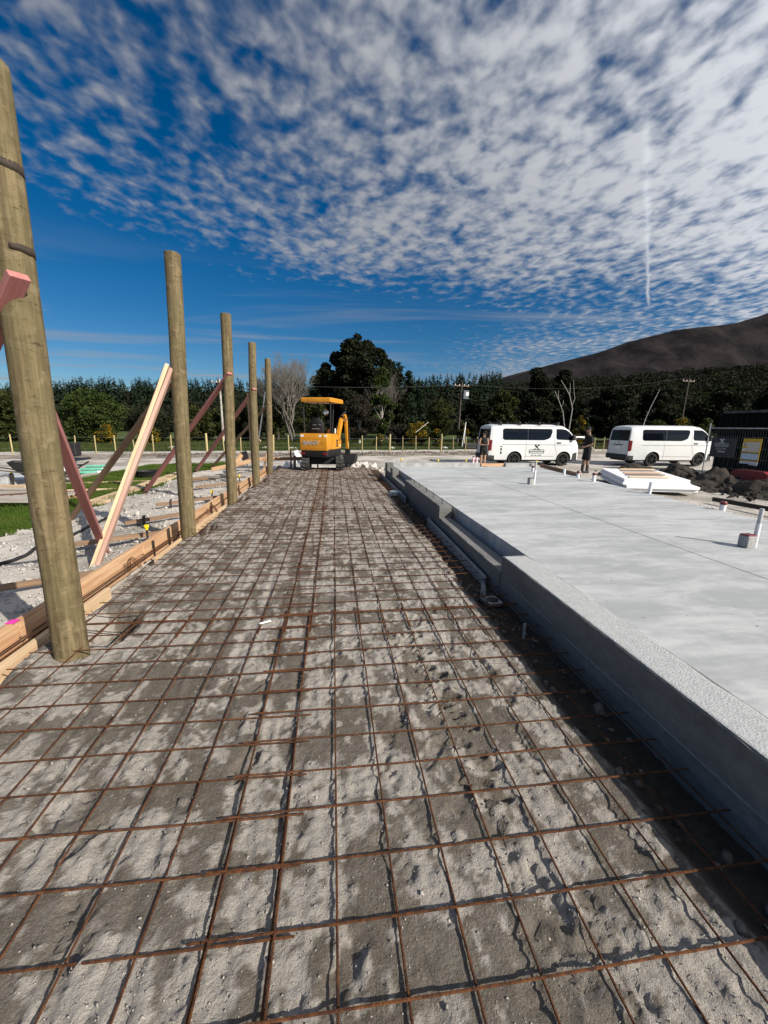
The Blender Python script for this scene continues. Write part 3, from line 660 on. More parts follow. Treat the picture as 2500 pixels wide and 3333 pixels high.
# ------------------------------------------------------------------ formwork
fl = [(-.8, 3.10, 'at the very front left'), (3.105, 5.12, 'between the first and second poles'), (5.125, 6.42, 'at the second pole'), (6.425, 9.2, 'between the second and third poles'), (9.205, 12.6, 'between the third and fourth poles'), (12.605, 15.2, 'reaching the farthest pole')]
for k, (a_, b_, wl) in enumerate(fl):
    x = -2.40 - .006 * (k % 2); z = .085 - .004 * k
    o = beam('formwork_board', (x, a_, z - .07), (x - .008, b_, z - .072), .044, .135, m_pine, warp=.003); tag(o, f'upper orange pine formwork board {wl}', 'board', 'formwork boards')
    o = beam('formwork_board', (x + .012, a_ + .02, z - .195), (x + .006, b_ - .02, z - .197), .044, .105, m_pine, warp=.003); tag(o, f'lower orange pine formwork board {wl}', 'board', 'formwork boards')
o = beam('formwork_board', (-2.235, -.6, -.10), (-2.215, 3.98, -.09), .045, .12, m_pale, warp=.004); tag(o, 'pale board lying low inside the formwork behind the near pole', 'board')
o = beam('formwork_board', (-2.20, 5.0, -.11), (-2.20, 8.3, -.10), .04, .10, m_pale, warp=.004); tag(o, 'pale board low inside the formwork past the second pole', 'board')
pm = MB().box(-.03, .03, -.035, .035, 0, .003).build('paint_mark', mat('pink_marker_paint', (.85, .05, .38), .6)); pm.location = (-2.402, 3.07, .0835); tag(pm, 'bright pink paint mark on top of the formwork joint', 'paint mark')
def peg(x, y, z0, z1, label, capped=True, lean=0.0, r=.014):
    e = empty('steel_peg', (x, y, z0), 0, label, 'peg'); e.rotation_euler = (0, lean, 0); h = z1 - z0
    MB().tube([(0, 0, -.08), (0, 0, h)], r, 8).build('rod', m_steel, e, True)
    if capped: MB().tube([(0, 0, h - .055), (0, 0, h - .02), (0, 0, h - .018), (0, 0, h + .012), (0, 0, h + .016)], [.019, .021, .033, .033, .024], 14).build('safety_cap', m_yellow_cap, e, True)
    return e
peg(-2.585, 5.72, -.15, .16, 'yellow capped steel peg behind the formwork near the pale brace')
peg(-2.62, 8.9, -.15, .14, 'yellow capped steel peg behind the formwork near the second pole')
peg(-2.64, 11.6, -.15, .15, 'yellow capped steel peg between the third and fourth poles')
for x, y, h, l in ((-2.355, 5.35, .05, 'short dark steel peg inside the formwork, nearest'), (-2.35, 5.85, .09, 'short dark steel peg inside the formwork by the second pole'), (-2.35, 7.9, .08, 'short dark steel peg inside the formwork halfway to the third pole'), (-2.35, 10.2, .08, 'short dark steel peg inside the formwork before the fourth pole')):
    peg(x, y, -.3, h, l, False)
for a_, b_, l in (((-3.27, 4.0, -.02), (-2.46, 4.34, 0), 'nearest brown strut lying on the gravel against the formwork'), ((-3.5, 5.49, -.03), (-2.5, 5.96, 0), 'brown strut on the gravel by the foot of the pale brace'), ((-3.35, 6.7, -.03), (-2.5, 7.4, 0), 'brown strut on the gravel left of the second pole'), ((-3.5, 8.25, -.03), (-2.5, 8.95, 0), 'brown strut on the gravel behind the second pole'), ((-3.5, 10.6, -.03), (-2.5, 11.3, 0), 'brown strut on the gravel between the third and fourth poles')):
    o = beam('ground_strut', a_, b_, .045, .06, m_brown); tag(o, l, 'strut')
for x, y, l in ((-3.15, 6.86, 'dark peg pinning the strut left of the second pole'), (-3.3, 8.38, 'dark peg pinning the strut behind the second pole'), (-2.97, 5.35, 'dark peg at the foot of the near pink brace'), (-4.7, 10.6, 'dark peg at the foot of the third pole brace'), (-4.95, 15.1, 'dark peg at the foot of the fourth pole brace')):
    o = beam('timber_peg', (x, y, -.4), (x + .03, y, .06), .03, .05, mat('tarred_timber', (.05, .04, .035), .8), up=(0, 1, 0)); tag(o, l, 'peg')
# long pale planks on the grass edge
o = beam('long_plank', (-5.02, 9.0, -.14), (-5.22, 15.2, -.16), .20, .045, m_pale, warp=.004); tag(o, 'long pale plank lying along the edge of the grass, nearer one', 'plank')
o = beam('long_plank', (-5.24, 9.3, -.135), (-5.5, 15.6, -.155), .19, .045, m_pale, warp=.004); tag(o, 'long pale plank lying along the edge of the grass, on the grass side', 'plank')
o = beam('long_plank', (-7.9, 12.35, -.17), (-5.6, 12.9, -.17), .09, .04, m_pale, warp=.003); tag(o, 'thin pale batten lying across the grass', 'plank')
o = beam('long_plank', (-7.7, 10.9, -.17), (-5.75, 11.3, -.17), .09, .04, m_pale, warp=.003); tag(o, 'thin pale batten on the grass behind the slatted platform', 'plank')
# black hose
zs = lambda x, y: float(zg(np.array(x), np.array(y)))
hp = [(-4.15, 4.2), (-4.0, 5.0), (-3.93, 5.5), (-3.97, 6.3), (-4.0, 7.05), (-3.93, 7.9)]
pts = []
for i in range(len(hp) - 1):
    for k in range(6):
        f = k / 6; x = hp[i][0] * (1 - f) + hp[i + 1][0] * f; y = hp[i][1] * (1 - f) + hp[i + 1][1] * f; pts.append((x, y, zs(x, y) + .022))
tag(MB().tube(pts, .022, 10).build('hose', m_black, None, True), 'black hose lying along the gravel behind the near pole', 'hose')
# slatted platform
pl = empty('slatted_platform', (-6.55, 9.55, -.2), R(-4), 'low slatted timber platform on the grass at the left edge', 'platform')
for k in range(9): o = beam('slat', (-1.7, -.62 + k * .155, .135), (.62, -.62 + k * .155, .135), .10, .022, m_grey_t, parent=pl)
for x in (-1.5, -.5, .5): o = beam('bearer', (x, -.68, .06), (x, .68, .06), .05, .12, m_pine, parent=pl)
for k, (a_, b_) in enumerate((((-1.6, -.5, .165), (.3, .55, .165)), ((-1.5, -.2, .165), (.45, .62, .165)))):
    o = MB().tube([a_, b_], .008, 6).build('loose_bar', m_rust); M_ = pl.matrix_basis.copy(); o.matrix_basis = Matrix.Translation((-6.55, 9.55, -.2)) @ Matrix.Rotation(R(-4), 4, 'Z'); tag(o, ('rusty bar lying across the slatted platform, front one', 'rusty bar lying across the slatted platform, rear one')[k], 'steel bar')
o = beam('stacked_plank', (-9.2, 11.2, -.12), (-7.6, 10.95, -.12), .16, .05, m_grey_t); tag(o, 'grey plank lying by the small slab at the left edge, lower', 'plank')
o = beam('stacked_plank', (-9.1, 11.35, -.06), (-7.75, 11.1, -.06), .14, .045, m_pale); tag(o, 'pale plank lying on a grey one by the small slab', 'plank')
# second slab at far left with its stub and peg
ls = empty('small_slab', (-10.2, 13.3, -.25), R(6), 'small pale concrete slab beyond the platform at far left', 'concrete slab')
MB().box(-2.6, 1.1, -1.6, 1.6, 0, .14, .01).build('surface', m_slab, ls)
stub((-10.35, 13.6, -.11), .26, .075, m_red, 'white stub with red cap on the small left slab')
gb = MB().box(-.16, .16, -.14, .14, 0, .24, .012).build('concrete_block', m_conc); gb.location = (-9.15, 12.35, -.14); tag(gb, 'grey concrete block beside a yellow capped peg at far left', 'block')
peg(-8.85, 12.2, -.25, .19, 'yellow capped peg beside the grey block at far left', r=.03)
# wheelbarrow
wb = empty('wheelbarrow', (-8.35, 12.6, -.22), R(25), 'black wheelbarrow half hidden behind the near pole', 'wheelbarrow')
mb = MB(); rg = []
for s, z in ((.28, .28), (.42, .46), (.52, .62)): rg.append([(-s * 1.25, -s * .7, z + .06 * (s > .5)), (s * 1.1, -s * .7, z), (s * 1.1, s * .7, z), (-s * 1.25, s * .7, z + .06 * (s > .5))])
mb.rings(rg, cap=False).add([(-.35, -.2, .28), (.31, -.2, .28), (.31, .2, .28), (-.35, .2, .28)], [(0, 1, 2, 3)]); o = mb.build('tray', m_black, wb); o.modifiers.new('t', 'SOLIDIFY').thickness = .012
mb = MB()
mb.tube([(.62 + .16 * math.cos(a_ * .5236), -.03, .18 + .13 * math.sin(a_ * .5236)) for a_ in range(13)], .045, 8, cap=False); mb.build('wheel', m_rubber, wb, True)
for s in (-1, 1): MB().tube([(.62, s * .06, .18), (.2, s * .2, .25), (-.95, s * .3, .5)], .017, 8).build('handle', m_steel, wb, True); MB().tube([(-.2, s * .23, .32), (-.35, s * .24, 0)], .014, 8).build('leg', m_galv, wb, True)
# spray trailer with a yellow tank
ty = empty('tank_trailer', (-11.8, 18.4, -.25), R(8), 'yellow tank with black hoops on a trailer behind the near pole', 'trailer')
MB().tube([(-.62, 0, .72), (-.58, 0, .72), (.58, 0, .72), (.62, 0, .72)], [.25, .38, .38, .25], 24).build('tank', mat('tank_yellow', (.80, .55, .10), .5, var=.1), ty, True)
for x in (-.3, .28): MB().tube([(x, .385 * math.cos(a_ * .3927), .72 + .385 * math.sin(a_ * .3927)) for a_ in range(17)], .022, 8, cap=False).build('hoop', m_black, ty, True)
MB().box(.80, 1.1, -.25, .25, .40, .95, .05).build('pump_cover', m_black, ty); MB().box(-.8, 1.35, -.42, .42, .24, .3, .01).build('chassis', m_steel, ty)
for s in (-1, 1): MB().tube([(.1, s * .5, .26), (.1, s * .6, .26)], .26, 20).build('wheel', m_rubber, ty, True)
MB().tube([(.2, -.1, 1.09), (.2, -.1, 1.16)], .12, 16).build('filler_cap', m_white, ty, True)
tr_ = empty('white_trailer', (-8.95, 14.7, -.25), R(10), 'small white trailer with a grey wheel behind the near pole', 'trailer')
MB().box(-.55, .22, -.3, .3, .16, .52, .02).build('body', m_white, tr_); MB().tube([(.02, -.34, .12), (.02, -.29, .12)], .12, 18).build('wheel', m_galv, tr_, True); MB().tube([(.02, .29, .12), (.02, .34, .12)], .12, 18).build('wheel', m_galv, tr_, True)
MB().tube([(.2, 0, .2), (.7, -.1, .5)], .025, 8).build('drawbar', m_black, tr_, True); MB().box(-.55, .5, -.31, .31, .545, .575, .006).build('deck', m_black, tr_)
m_green_pipe = mat('green_coated_pipe', (.12, .42, .30), .45, var=.2, vs=3)
for k in range(7):
    x0 = -8.72 + .05 * (k % 3); y0 = 15.35 + .16 * (k // 3) + .05 * k; z = -.19 + .08 * (k // 3)
    e = empty('duct_pipe', (x0, y0, z), R(14 + 5 * math.sin(k * 2)), f'{["lowest", "second", "third", "fourth", "fifth", "sixth", "topmost"][k]} green and white duct pipe in the pile on the grass', 'pipe', 'pile of green duct pipes')
    MB().tube([(-.32, 0, 0), (.34, 0, 0)], .045, 12).build('body', m_green_pipe, e, True); MB().tube([(.34, 0, 0), (.50, .01, 0)], .047, 12).build('end_sleeve', m_white, e, True)
tb = empty('black_tub', (-6.1, 13.9, -.22), R(20), 'black flexible tub with rope handles on the grass', 'tub')
o = MB().rings([[(q * math.cos(a_ * .3142), q * math.sin(a_ * .3142) * .85, z) for a_ in range(20)] for q, z in ((.26, 0), (.31, .12), (.36, .24), (.375, .25))], cap=False).build('wall', m_black, tb, True); o.modifiers.new('t', 'SOLIDIFY').thickness = .012
MB().tube([(0, 0, .005), (0, 0, .02)], .26, 20).build('base', m_black, tb)
for s in (-1, 1): MB().tube([(s * .32, -.1, .22), (s * .40, -.06, .32), (s * .40, .06, .32), (s * .32, .1, .22)], .014, 8).build('handle', m_black, tb, True)

# ------------------------------------------------------------------ odds and ends at the far end of the pad
for k, (a_, b_, w_, h_, m_, l) in enumerate((((-2.9, 15.5, .28), (-.95, 15.75, .30), .045, .12, m_pine, 'orange board nailed level across the far end of the pad'), ((-3.9, 13.4, .12), (-2.45, 14.3, .40), .045, .12, m_pine, 'tilted pine board left of the fourth pole'),
        ((-3.6, 14.3, -.1), (-3.2, 14.6, .52), .05, .15, m_pine, 'short pine offcut sticking up beside the fourth pole'), ((-3.4, 14.9, .1), (-2.75, 15.1, .42), .05, .16, m_brown, 'brown box side leaning in the far left corner'), ((-1.62, 15.6, -.2), (-1.62, 15.62, .62), .06, .05, m_brown, 'brown stake holding the far board, taller'), ((-1.48, 15.55, -.2), (-1.47, 15.57, .42), .09, .05, m_brown, 'brown stake holding the far board, shorter'),
        ((-4.3, 12.2, -.05), (-3.0, 12.9, -.02), .05, .09, m_brown, 'weathered board lying left of the fourth pole'), ((-3.9, 12.5, .0), (-2.6, 12.3, .02), .05, .08, m_grey_t, 'grey board lying against the far formwork'), ((-2.75, 16.2, -.2), (-2.6, 16.2, .5), .05, .07, m_pine, 'upright pine stub between the fourth and fifth poles'), ((-3.0, 15.6, .5), (-2.65, 15.2, 1.0), .05, .10, m_pine, 'pine offcut tilted high beside the fourth pole'))):
    o = beam('timber_offcut', a_, b_, w_, h_, m_, up=(0, -.3, 1)); tag(o, l, 'board')
sp_ = empty('spade', (-3.15, 15.0, .3), .4, 'black spade head standing among the offcuts', 'spade'); sp_.rotation_euler = (.25, -.3, .4)
MB().prism([(-.12, 0), (.12, 0), (.13, .25), (.1, .32), (-.1, .32), (-.13, .25)], -.012, .012).build('blade', m_black, sp_); MB().tube([(0, 0, .02), (0, .05, -.55)], .016, 8).build('shaft', m_brown, sp_, True)
bk = empty('bucket', (-1.15, 16.1, -.22), 0, 'white plastic bucket left of the digger tracks', 'bucket')
o = MB().rings([[(q * math.cos(a_ * .2856), q * math.sin(a_ * .2856), z) for a_ in range(22)] for q, z in ((.16, 0), (.185, .3), (.2, .31), (.2, .38), (.19, .385))], cap=False).build('pail', m_white, bk, True); o.modifiers.new('t', 'SOLIDIFY').thickness = .006
MB().tube([(0, 0, .004), (0, 0, .015)], .158, 20).build('base', m_white, bk); MB().tube([(-.2, 0, .33), (-.16, -.14, .22), (0, -.21, .14), (.16, -.14, .22), (.2, 0, .33)], .006, 6).build('handle', m_galv, bk, True)
def sheet(name, cx, cy, z, lx, ly, amp, m, label, seed, cat='sheet', rz=0.0):
    nx_, ny_ = 26, 18; X, Y = np.meshgrid(np.linspace(-lx / 2, lx / 2, nx_), np.linspace(-ly / 2, ly / 2, ny_))
    Z = amp * (fbm(X * 5 + seed, Y * 5, 3, seed) ** 1.5) * 2 * (1 - .5 * np.hypot(X / lx, Y / ly))
    X = X + .08 * (fbm(X * 4, Y * 4, 2, seed + 9) - .5); i_ = (np.arange(ny_ - 1)[:, None] * nx_ + np.arange(nx_ - 1)[None])
    o = link(name, fastmesh(name, np.stack([X, Y, Z], -1).reshape(-1, 3), np.stack([i_, i_ + 1, i_ + nx_ + 1, i_ + nx_], -1).reshape(-1, 4)), m, None, True)
    o.location = (cx, cy, z); o.rotation_euler = (0, 0, rz); o.modifiers.new('t', 'SOLIDIFY').thickness = .004
    return tag(o, label, cat)
sheet('plastic_sheet', -1.85, 16.0, -.24, .9, .7, .28, m_white, 'crumpled white plastic sheet by the fifth pole', 3)
sheet('plastic_sheet', -1.35, 16.7, -.2, .8, .6, .6, mat('grey_plastic', (.6, .6, .62), .4), 'crumpled grey plastic bag behind the far stakes', 5)
sheet('plastic_sheet', .95, 16.2, -.24, 1.5, .9, .30, mat('dusty_plastic', (.52, .48, .44), .6, var=.2), 'dusty crumpled sheet right of the digger', 8)
sheet('plastic_sheet', 1.15, 15.4, -.22, .9, .5, .12, m_white, 'flat white offcut sheet at the far right corner of the pad', 12)
rb = MB().box(-.2, .2, -.06, .06, 0, .07, .01).build('red_level', m_red); rb.location = (-1.95, 15.55, -.18); tag(rb, 'small red box at the foot of the fifth pole', 'box')
n = 500; px = rng.normal(.8, .5, n); py = rng.normal(16.6, .35, n); pz = zg(px, py) + .35 * np.exp(-((px - .8) / .45) ** 2 - ((py - 16.6) / .4) ** 2) * rng.random(n)
rocks('spoil_heap', np.stack([px, py, pz], 1), .07, m_loose, 'pale spoil heap beyond the far right corner of the mesh', cat='heap')
for k, (x, y) in enumerate(((-.6, 15.25), (.55, 15.3), (1.1, 15.3))):
    o = beam('timber_peg', (x, y, -.25), (x, y, .12), .05, .04, MATS['tarred_timber'], up=(0, 1, 0)); tag(o, ['dark peg at the far edge of the mesh left of the digger', 'dark peg at the far edge of the mesh right of the digger', 'dark peg at the far right corner of the mesh'][k], 'peg')
ct = beam('sealant_tube', (-.60, 2.98, .018), (-.51, 3.02, .02), .016, .016, m_white, ch=.008); tag(ct, 'small white tube lying under the mesh', 'tube')
# ------------------------------------------------------------------ mini digger
m_dig = mat('digger_yellow', (.56, .232, .010), .5, var=.08, vs=4, coat=.2)
m_digk = mat('digger_black', (.005, .005, .006), .7, var=.35, vs=5)
m_lens = mat('red_lens', (.16, .006, .010), .3, var=.1)
m_chrome = mat('bright_steel', (.75, .75, .76), .25, metal=.9, var=.05)
m_sticker = mat('white_sticker', (.78, .77, .72), .5, var=.08)
dg_ = empty('mini_digger', (-.385, 14.85, 0), 0, 'yellow mini digger with canopy parked on the far end of the mesh', 'digger')
def trackloop(o, n=18):
    pts = []; r = .215; L = .62
    for k in range(n + 1): a_ = -math.pi / 2 + math.pi * k / n; pts.append((L + r * o * math.cos(a_), .225 + r * o * math.sin(a_)))
    for k in range(n + 1): a_ = math.pi / 2 + math.pi * k / n; pts.append((-L + r * o * math.cos(a_), .225 + r * o * math.sin(a_)))
    return pts
for s in (-1, 1):
    x0, x1 = (-.72, -.46) if s < 0 else (.46, .72)
    t_ = MB().prism(trackloop(1.0), x0, x1, 'yz').build('track', m_rubber, dg_)
    mb = MB(); P_ = trackloop(1.0, 9); acc = []
    per = 2 * math.pi * .215 + 4 * .62; N = 30
    for k in range(N):
        s_ = k / N * per; h2 = math.pi * .215
        if s_ < h2: a_ = -math.pi / 2 + s_ / .215; c_ = (.62 + .215 * math.cos(a_), .225 + .215 * math.sin(a_)); no = (math.cos(a_), math.sin(a_))
        elif s_ < h2 + 1.24: c_ = (.62 - (s_ - h2), .44); no = (0, 1)
        elif s_ < 2 * h2 + 1.24: a_ = math.pi / 2 + (s_ - h2 - 1.24) / .215; c_ = (-.62 + .215 * math.cos(a_), .225 + .215 * math.sin(a_)); no = (math.cos(a_), math.sin(a_))
        else: c_ = (-.62 + (s_ - 2 * h2 - 1.24), .01); no = (0, -1)
        tg = (-no[1], no[0])
        for xa, xb, sk in ((x0 - .004, (x0 + x1) / 2 - .012, .028), ((x0 + x1) / 2 + .012, x1 + .004, -.028)):
            V_ = []
            for xx, off in ((xa, -sk), (xb, sk)):
                for dt, dn in ((-.026, -.004), (.026, -.004), (.018, .024), (-.018, .024)): V_.append((xx, c_[0] + tg[0] * (dt + off) + no[0] * dn, c_[1] + tg[1] * (dt + off) + no[1] * dn))
            mb.add(V_, [(0, 1, 2, 3), (7, 6, 5, 4), (0, 4, 5, 1), (1, 5, 6, 2), (2, 6, 7, 3), (3, 7, 4, 0)])
    mb.build('tread_lugs', mat('dusty_rubber', (.055, .052, .048), .9, var=.5, vs=12), t_)
    MB().prism(trackloop(.72), x0 - .012 if s < 0 else x0 + .02, x1 - .02 if s < 0 else x1 + .012, 'yz').build('track_frame', m_digk, t_)
MB().box(-.47, .47, -.45, .45, .2, .42, .03).build('undercarriage', m_digk, dg_)
MB().tube([(0, 0, .42), (0, 0, .5)], .34, 24).build('slew_ring', m_steel, dg_, True)
up = empty('upper_body', (0, -.02, 0), R(-20)); up.parent = dg_
# black skirt and lower counterweight: rounded tail
def tail(x, y0=-.86, y1=.5, ww=.52, r=.16, n=6, front=True):
    p_ = []
    for k in range(n + 1): a_ = math.pi + (math.pi / 2) * k / n; p_.append((-ww + r + r * math.cos(a_), y0 + r + r * math.sin(a_)))
    for k in range(n + 1): a_ = 1.5 * math.pi + (math.pi / 2) * k / n; p_.append((ww - r + r * math.cos(a_), y0 + r + r * math.sin(a_)))
    return p_ + [(ww, y1), (-ww, y1)]
mb = MB(); mb.rings([[(x * .93, y * .95, .46) for x, y in tail(0)], [(x, y, .52) for x, y in tail(0)], [(x, y, .74) for x, y in tail(0)]]); mb.build('skirt', m_digk, up, True)
mb = MB(); mb.rings([[(x * .96, y * .985, .705) for x, y in tail(0, -.89, -.47, .515, .06)], [(x, y, .735) for x, y in tail(0, -.89, -.47, .515, .06)], [(x, y, 1.25) for x, y in tail(0, -.89, -.47, .515, .06)], [(x * .975, y * .99, 1.275) for x, y in tail(0, -.89, -.47, .515, .06)]])
cw = mb.build('counterweight', m_dig, up, True)
MB().box(-.37, .30, -.8975, -.885, .80, .815, .002).build('crease', m_dig, cw); MB().box(-.40, .36, -.8965, -.885, 1.10, 1.112, .002).build('crease', m_dig, cw)
t_ = text_obj('maker_name', 'SANY', .185, m_chrome, cw, basis((-.08, -.893, .955), (1, 0, 0), (0, 0, 1), (0, -1, 0)), .008, .007, 1.25)
o = MB().tube([(.31, -.889, .955), (.31, -.896, .955)], .017, 14).build('lock', m_lens, cw)
for x0, x1, z0, z1, m_ in ((-.46, -.34, 1.165, 1.235, m_sticker), (.21, .30, 1.165, 1.235, m_sticker), (.31, .385, 1.165, 1.235, mat('warning_yellow', (.75, .5, .03), .5)), (.395, .475, 1.165, 1.235, m_sticker)):
    MB().box(x0, x1, -.8935, -.887, z0, z1).build('warning_sticker', m_, cw)
MB().prism([(.322, 1.175), (.373, 1.175), (.3475, 1.225)], -.897, -.893).build('warning_triangle', m_black, cw)
# side engine panel on the right, sloping down to the front
sp2 = MB().prism([(-.46, .735), (.42, .735), (.50, .80), (.50, 1.02), (.38, 1.12), (-.05, 1.265), (-.46, 1.265)], .37, .525, 'yz').build('side_panel', m_dig, up)
MB().prism([(-.46, .735), (.42, .735), (.5, .8), (.5, 1.02), (.3, 1.2), (-.46, 1.2)], -.525, -.37, 'yz').build('side_panel', m_dig, up)
for k, z in enumerate((1.02, .93, .84)): MB().prism([(-.02, z - .03), (.14, z - .036), (.15, z + .026), (-.05, z + .034)], .518, .529, 'yz').build('vent', m_digk, sp2)
MB().prism([(.31, .98), (.36, 1.0), (.37, 1.08), (.34, 1.1), (.30, 1.06)], .518, .53, 'yz').build('vent', m_lens, sp2); MB().box(.522, .528, .32, .42, .82, .86).build('warning_sticker', m_sticker, sp2)
MB().box(-.37, .37, -.46, .55, .73, .82, .02).build('floor_plate', m_digk, up)
for x in (-.40, .40): MB().box(x - .075, x + .075, -.868, -.845, .555, .64, .012).build('tail_light', m_lens, up)
# seat, console, levers
st_ = MB().box(-.30, .22, -.40, .10, .98, 1.12, .05).build('seat', m_digk, up); MB().box(-.32, .24, -.47, .12, .82, .985, .02).build('seat_box', m_digk, up)
rg = []
for z, hw, y in ((1.05, .26, -.36), (1.35, .285, -.41), (1.6, .27, -.45), (1.75, .2, -.47), (1.80, .1, -.475)):
    rg.append([(-.04 + hw * math.cos(a_ * .5236) * (1 if abs(math.cos(a_ * .5236)) < .9 else 1), y + .07 * math.sin(a_ * .5236), z) for a_ in range(12)])
br_ = MB().rings(rg).build('backrest', m_digk, up, True)
for z, a_, b_ in ((1.55, -.16, -.02), (1.42, -.18, .10), (1.56, .06, .14)): MB().tube([(a_, -.525, z), ((a_ + b_) / 2, -.53, z + .02), (b_, -.525, z)], .009, 6).build('seat_crease', mat('grey_trim', (.3, .3, .3), .5), br_, True)
for s in (-1, 1): MB().box(-.04 + s * .36 - .06, -.04 + s * .36 + .06, -.25, .2, .95, 1.15, .02).build('armrest_console', m_digk, up); MB().tube([(-.04 + s * .36, .12, 1.15), (-.04 + s * .38, .2, 1.36)], .018, 8).build('lever', m_digk, up, True)
MB().tube([(.40, -.42, 1.27), (.40, -.42, 1.30), (.40, -.42, 1.40), (.40, -.42, 1.42)], [.06, .055, .05, .02], 14).build('beacon', mat('amber_lens', (.75, .18, .01), .25, var=.05), up, True)
MB().box(.43, .47, .05, .10, 1.27, 1.45, .008).build('work_light', m_sticker, up)
# canopy
can = MB().rings([[(x, y, z) for x, y in tail(0, -.62 * k, .66 * k, .56 * k, .06)] for z, k in ((2.33, .99), (2.345, 1.0), (2.445, 1.0), (2.475, .95))]).build('canopy', m_dig, up, True)
for x, y, xt, yt in ((-.47, -.5, -.50, -.50), (.47, -.5, .50, -.5), (-.30, .45, -.36, .5), (.18, .45, .24, .5)): MB().tube([(x, y, .9), (xt, yt, 2.335)], .028, 10).build('canopy_post', m_digk, up, True)
mr_ = MB().ball((-.02, .42, 2.02), (.095, .02, .11), 16, 8).build('mirror_glass', mat('mirror', (.8, .82, .85), .05, metal=1.0, var=.02), up, True); MB().tube([(-.20, .46, 2.08), (-.05, .44, 2.05)], .01, 6).build('mirror_arm', m_digk, up, True)
MB().tube([(-.2, .42, 1.0), (-.22, .40, 1.62)], .022, 8).build('grab_rail', m_digk, up, True)
# boom, arm, rams, bucket (in the plane of the boom, to the right of the cab)
bx_ = .30
sw = MB().box(bx_ - .10, bx_ + .10, .55, .85, .48, .80, .04).build('swing_post', m_digk, up)
bm_ = MB().prism([(.66, .72), (.80, .70), (.96, 1.20), (1.30, 1.72), (1.27, 1.86), (1.15, 1.84), (.80, 1.28)], bx_ - .05, bx_ + .05, 'yz').build('boom', m_dig, up)
ar_ = MB().prism([(1.12, 1.92), (1.26, 1.98), (1.42, 1.76), (1.55, .66), (1.46, .62), (1.27, 1.62)], bx_ + .10, bx_ + .18, 'yz').build('arm', m_dig, up)
MB().tube([(bx_ + .185, 1.25, 1.78), (bx_ - .07, 1.25, 1.78)], .06, 12).build('pivot_pin', m_chrome, up, True)
for k, x in enumerate((-.10, -.05, .0, .05)): 
    MB().tube([(bx_ + x, .70, .95), (bx_ + x - .01, .86, 1.35), (bx_ + x, 1.1, 1.66), (bx_ + x + .02, 1.30, 1.92)], .016, 7).build('hose', m_dig if k % 2 else m_digk, up, True)
MB().tube([(bx_ - .12, .78, .9), (bx_ - .12, 1.08, 1.32)], .042, 10).build('boom_ram', m_digk, up, True); MB().tube([(bx_ - .12, 1.08, 1.32), (bx_ - .12, 1.22, 1.56)], .022, 10).build('ram_rod', m_chrome, up, True)
MB().tube([(bx_ + .02, 1.12, 1.9), (bx_ + .12, 1.32, 2.06)], .04, 10).build('arm_ram', m_digk, up, True)
MB().tube([(bx_ + .20, 1.34, 1.80), (bx_ + .24, 1.40, 1.86), (bx_ + .23, 1.45, 1.66), (bx_ + .19, 1.47, 1.30)], .012, 6).build('hose', m_digk, up, True)
MB().tube([(bx_ + .21, 1.47, 1.45), (bx_ + .21, 1.52, .95)], .035, 10).build('bucket_ram', m_digk, up, True)
MB().prism([(1.43, .66), (1.56, .66), (1.60, .45), (1.42, .42)], bx_ + .06, bx_ + .24, 'yz').build('bucket_hitch', m_digk, up)
bkp = [(1.40, .46), (1.64, .46), (1.72, .32), (1.62, .16), (1.40, .10), (1.22, .14)]
bu = MB().prism(bkp, bx_ - .32, bx_ + .50, 'yz').build('bucket', m_digk, up)
MB().box(bx_ - .32, bx_ + .50, 1.185, 1.23, .125, .155, .003).build('cutting_edge', m_steel, bu)
bl = MB().prism([(.98, .06), (1.02, .06), (1.06, .22), (1.02, .38), (.98, .38), (1.01, .22)], -.74, .74, 'yz').build('dozer_blade', m_digk, dg_)
for s in (-1, 1): MB().box(s * .3 - .04, s * .3 + .04, .4, 1.0, .18, .26, .01).build('blade_arm', m_digk, dg_)

# ------------------------------------------------------------------ vans
m_van = mat('white_van_paint', (.66, .67, .67), .32, var=.015, vs=3, coat=.35)
m_glass = mat('tinted_glass', (.004, .005, .008), .06, var=.1, spec=.35)
m_trim = mat('black_trim', (.018, .018, .018), .6, var=.2)
m_gap = mat('panel_gap', (.05, .05, .05), .8)
m_lamp = mat('headlamp', (.75, .77, .8), .12, var=.1)
m_rim = mat('alloy_dark', (.03, .03, .032), .4, metal=.5, var=.3)
m_ink = mat('dark_print', (.02, .02, .02), .6, var=.1)
VL = 4.66; XR, XF, AR = 1.30, 3.82, .385
def v_top(x): return float(np.interp(x, [0, .12, .35, 3.45, 3.75, 4.0, 4.2, 4.4, 4.52, 4.6, 4.645, 4.66], [1.86, 1.91, 1.935, 1.95, 1.90, 1.76, 1.58, 1.37, 1.24, 1.10, .85, .5]))
def v_bot(x):
    z = .30
    for c in (XR, XF):
        if abs(x - c) < AR: z = max(z, .33 + math.sqrt(AR * AR - (x - c) ** 2))
    return z
def v_hw(x, z):
    t = np.interp(z, [.3, .55, .95, 1.15, 1.55, 1.95], [.815, .84, .845, .835, .79, .715])
    if x > 3.7: t *= 1 - .20 * ((x - 3.7) / .96) ** 2.6
    if x < .25: t *= 1 - .035 * ((.25 - x) / .25) ** 2
    d = v_top(x) - z; rr = .11 if x < 4.3 else .2
    if d < rr: t -= rr * (1 - math.sqrt(max(0, 1 - ((rr - max(d, 0)) / rr) ** 2)))
    for c in (XR, XF):                                   # flared arches
        r = math.hypot(x - c, z - .33)
        if r < .5 and z > .33: t += .018 * float(1 - sstep(r, .42, .5))
    return float(t)
def v_x(x, z): return x + (max(0, z - .95) * .12 * (1 - x / .5) if x < .5 else 0)
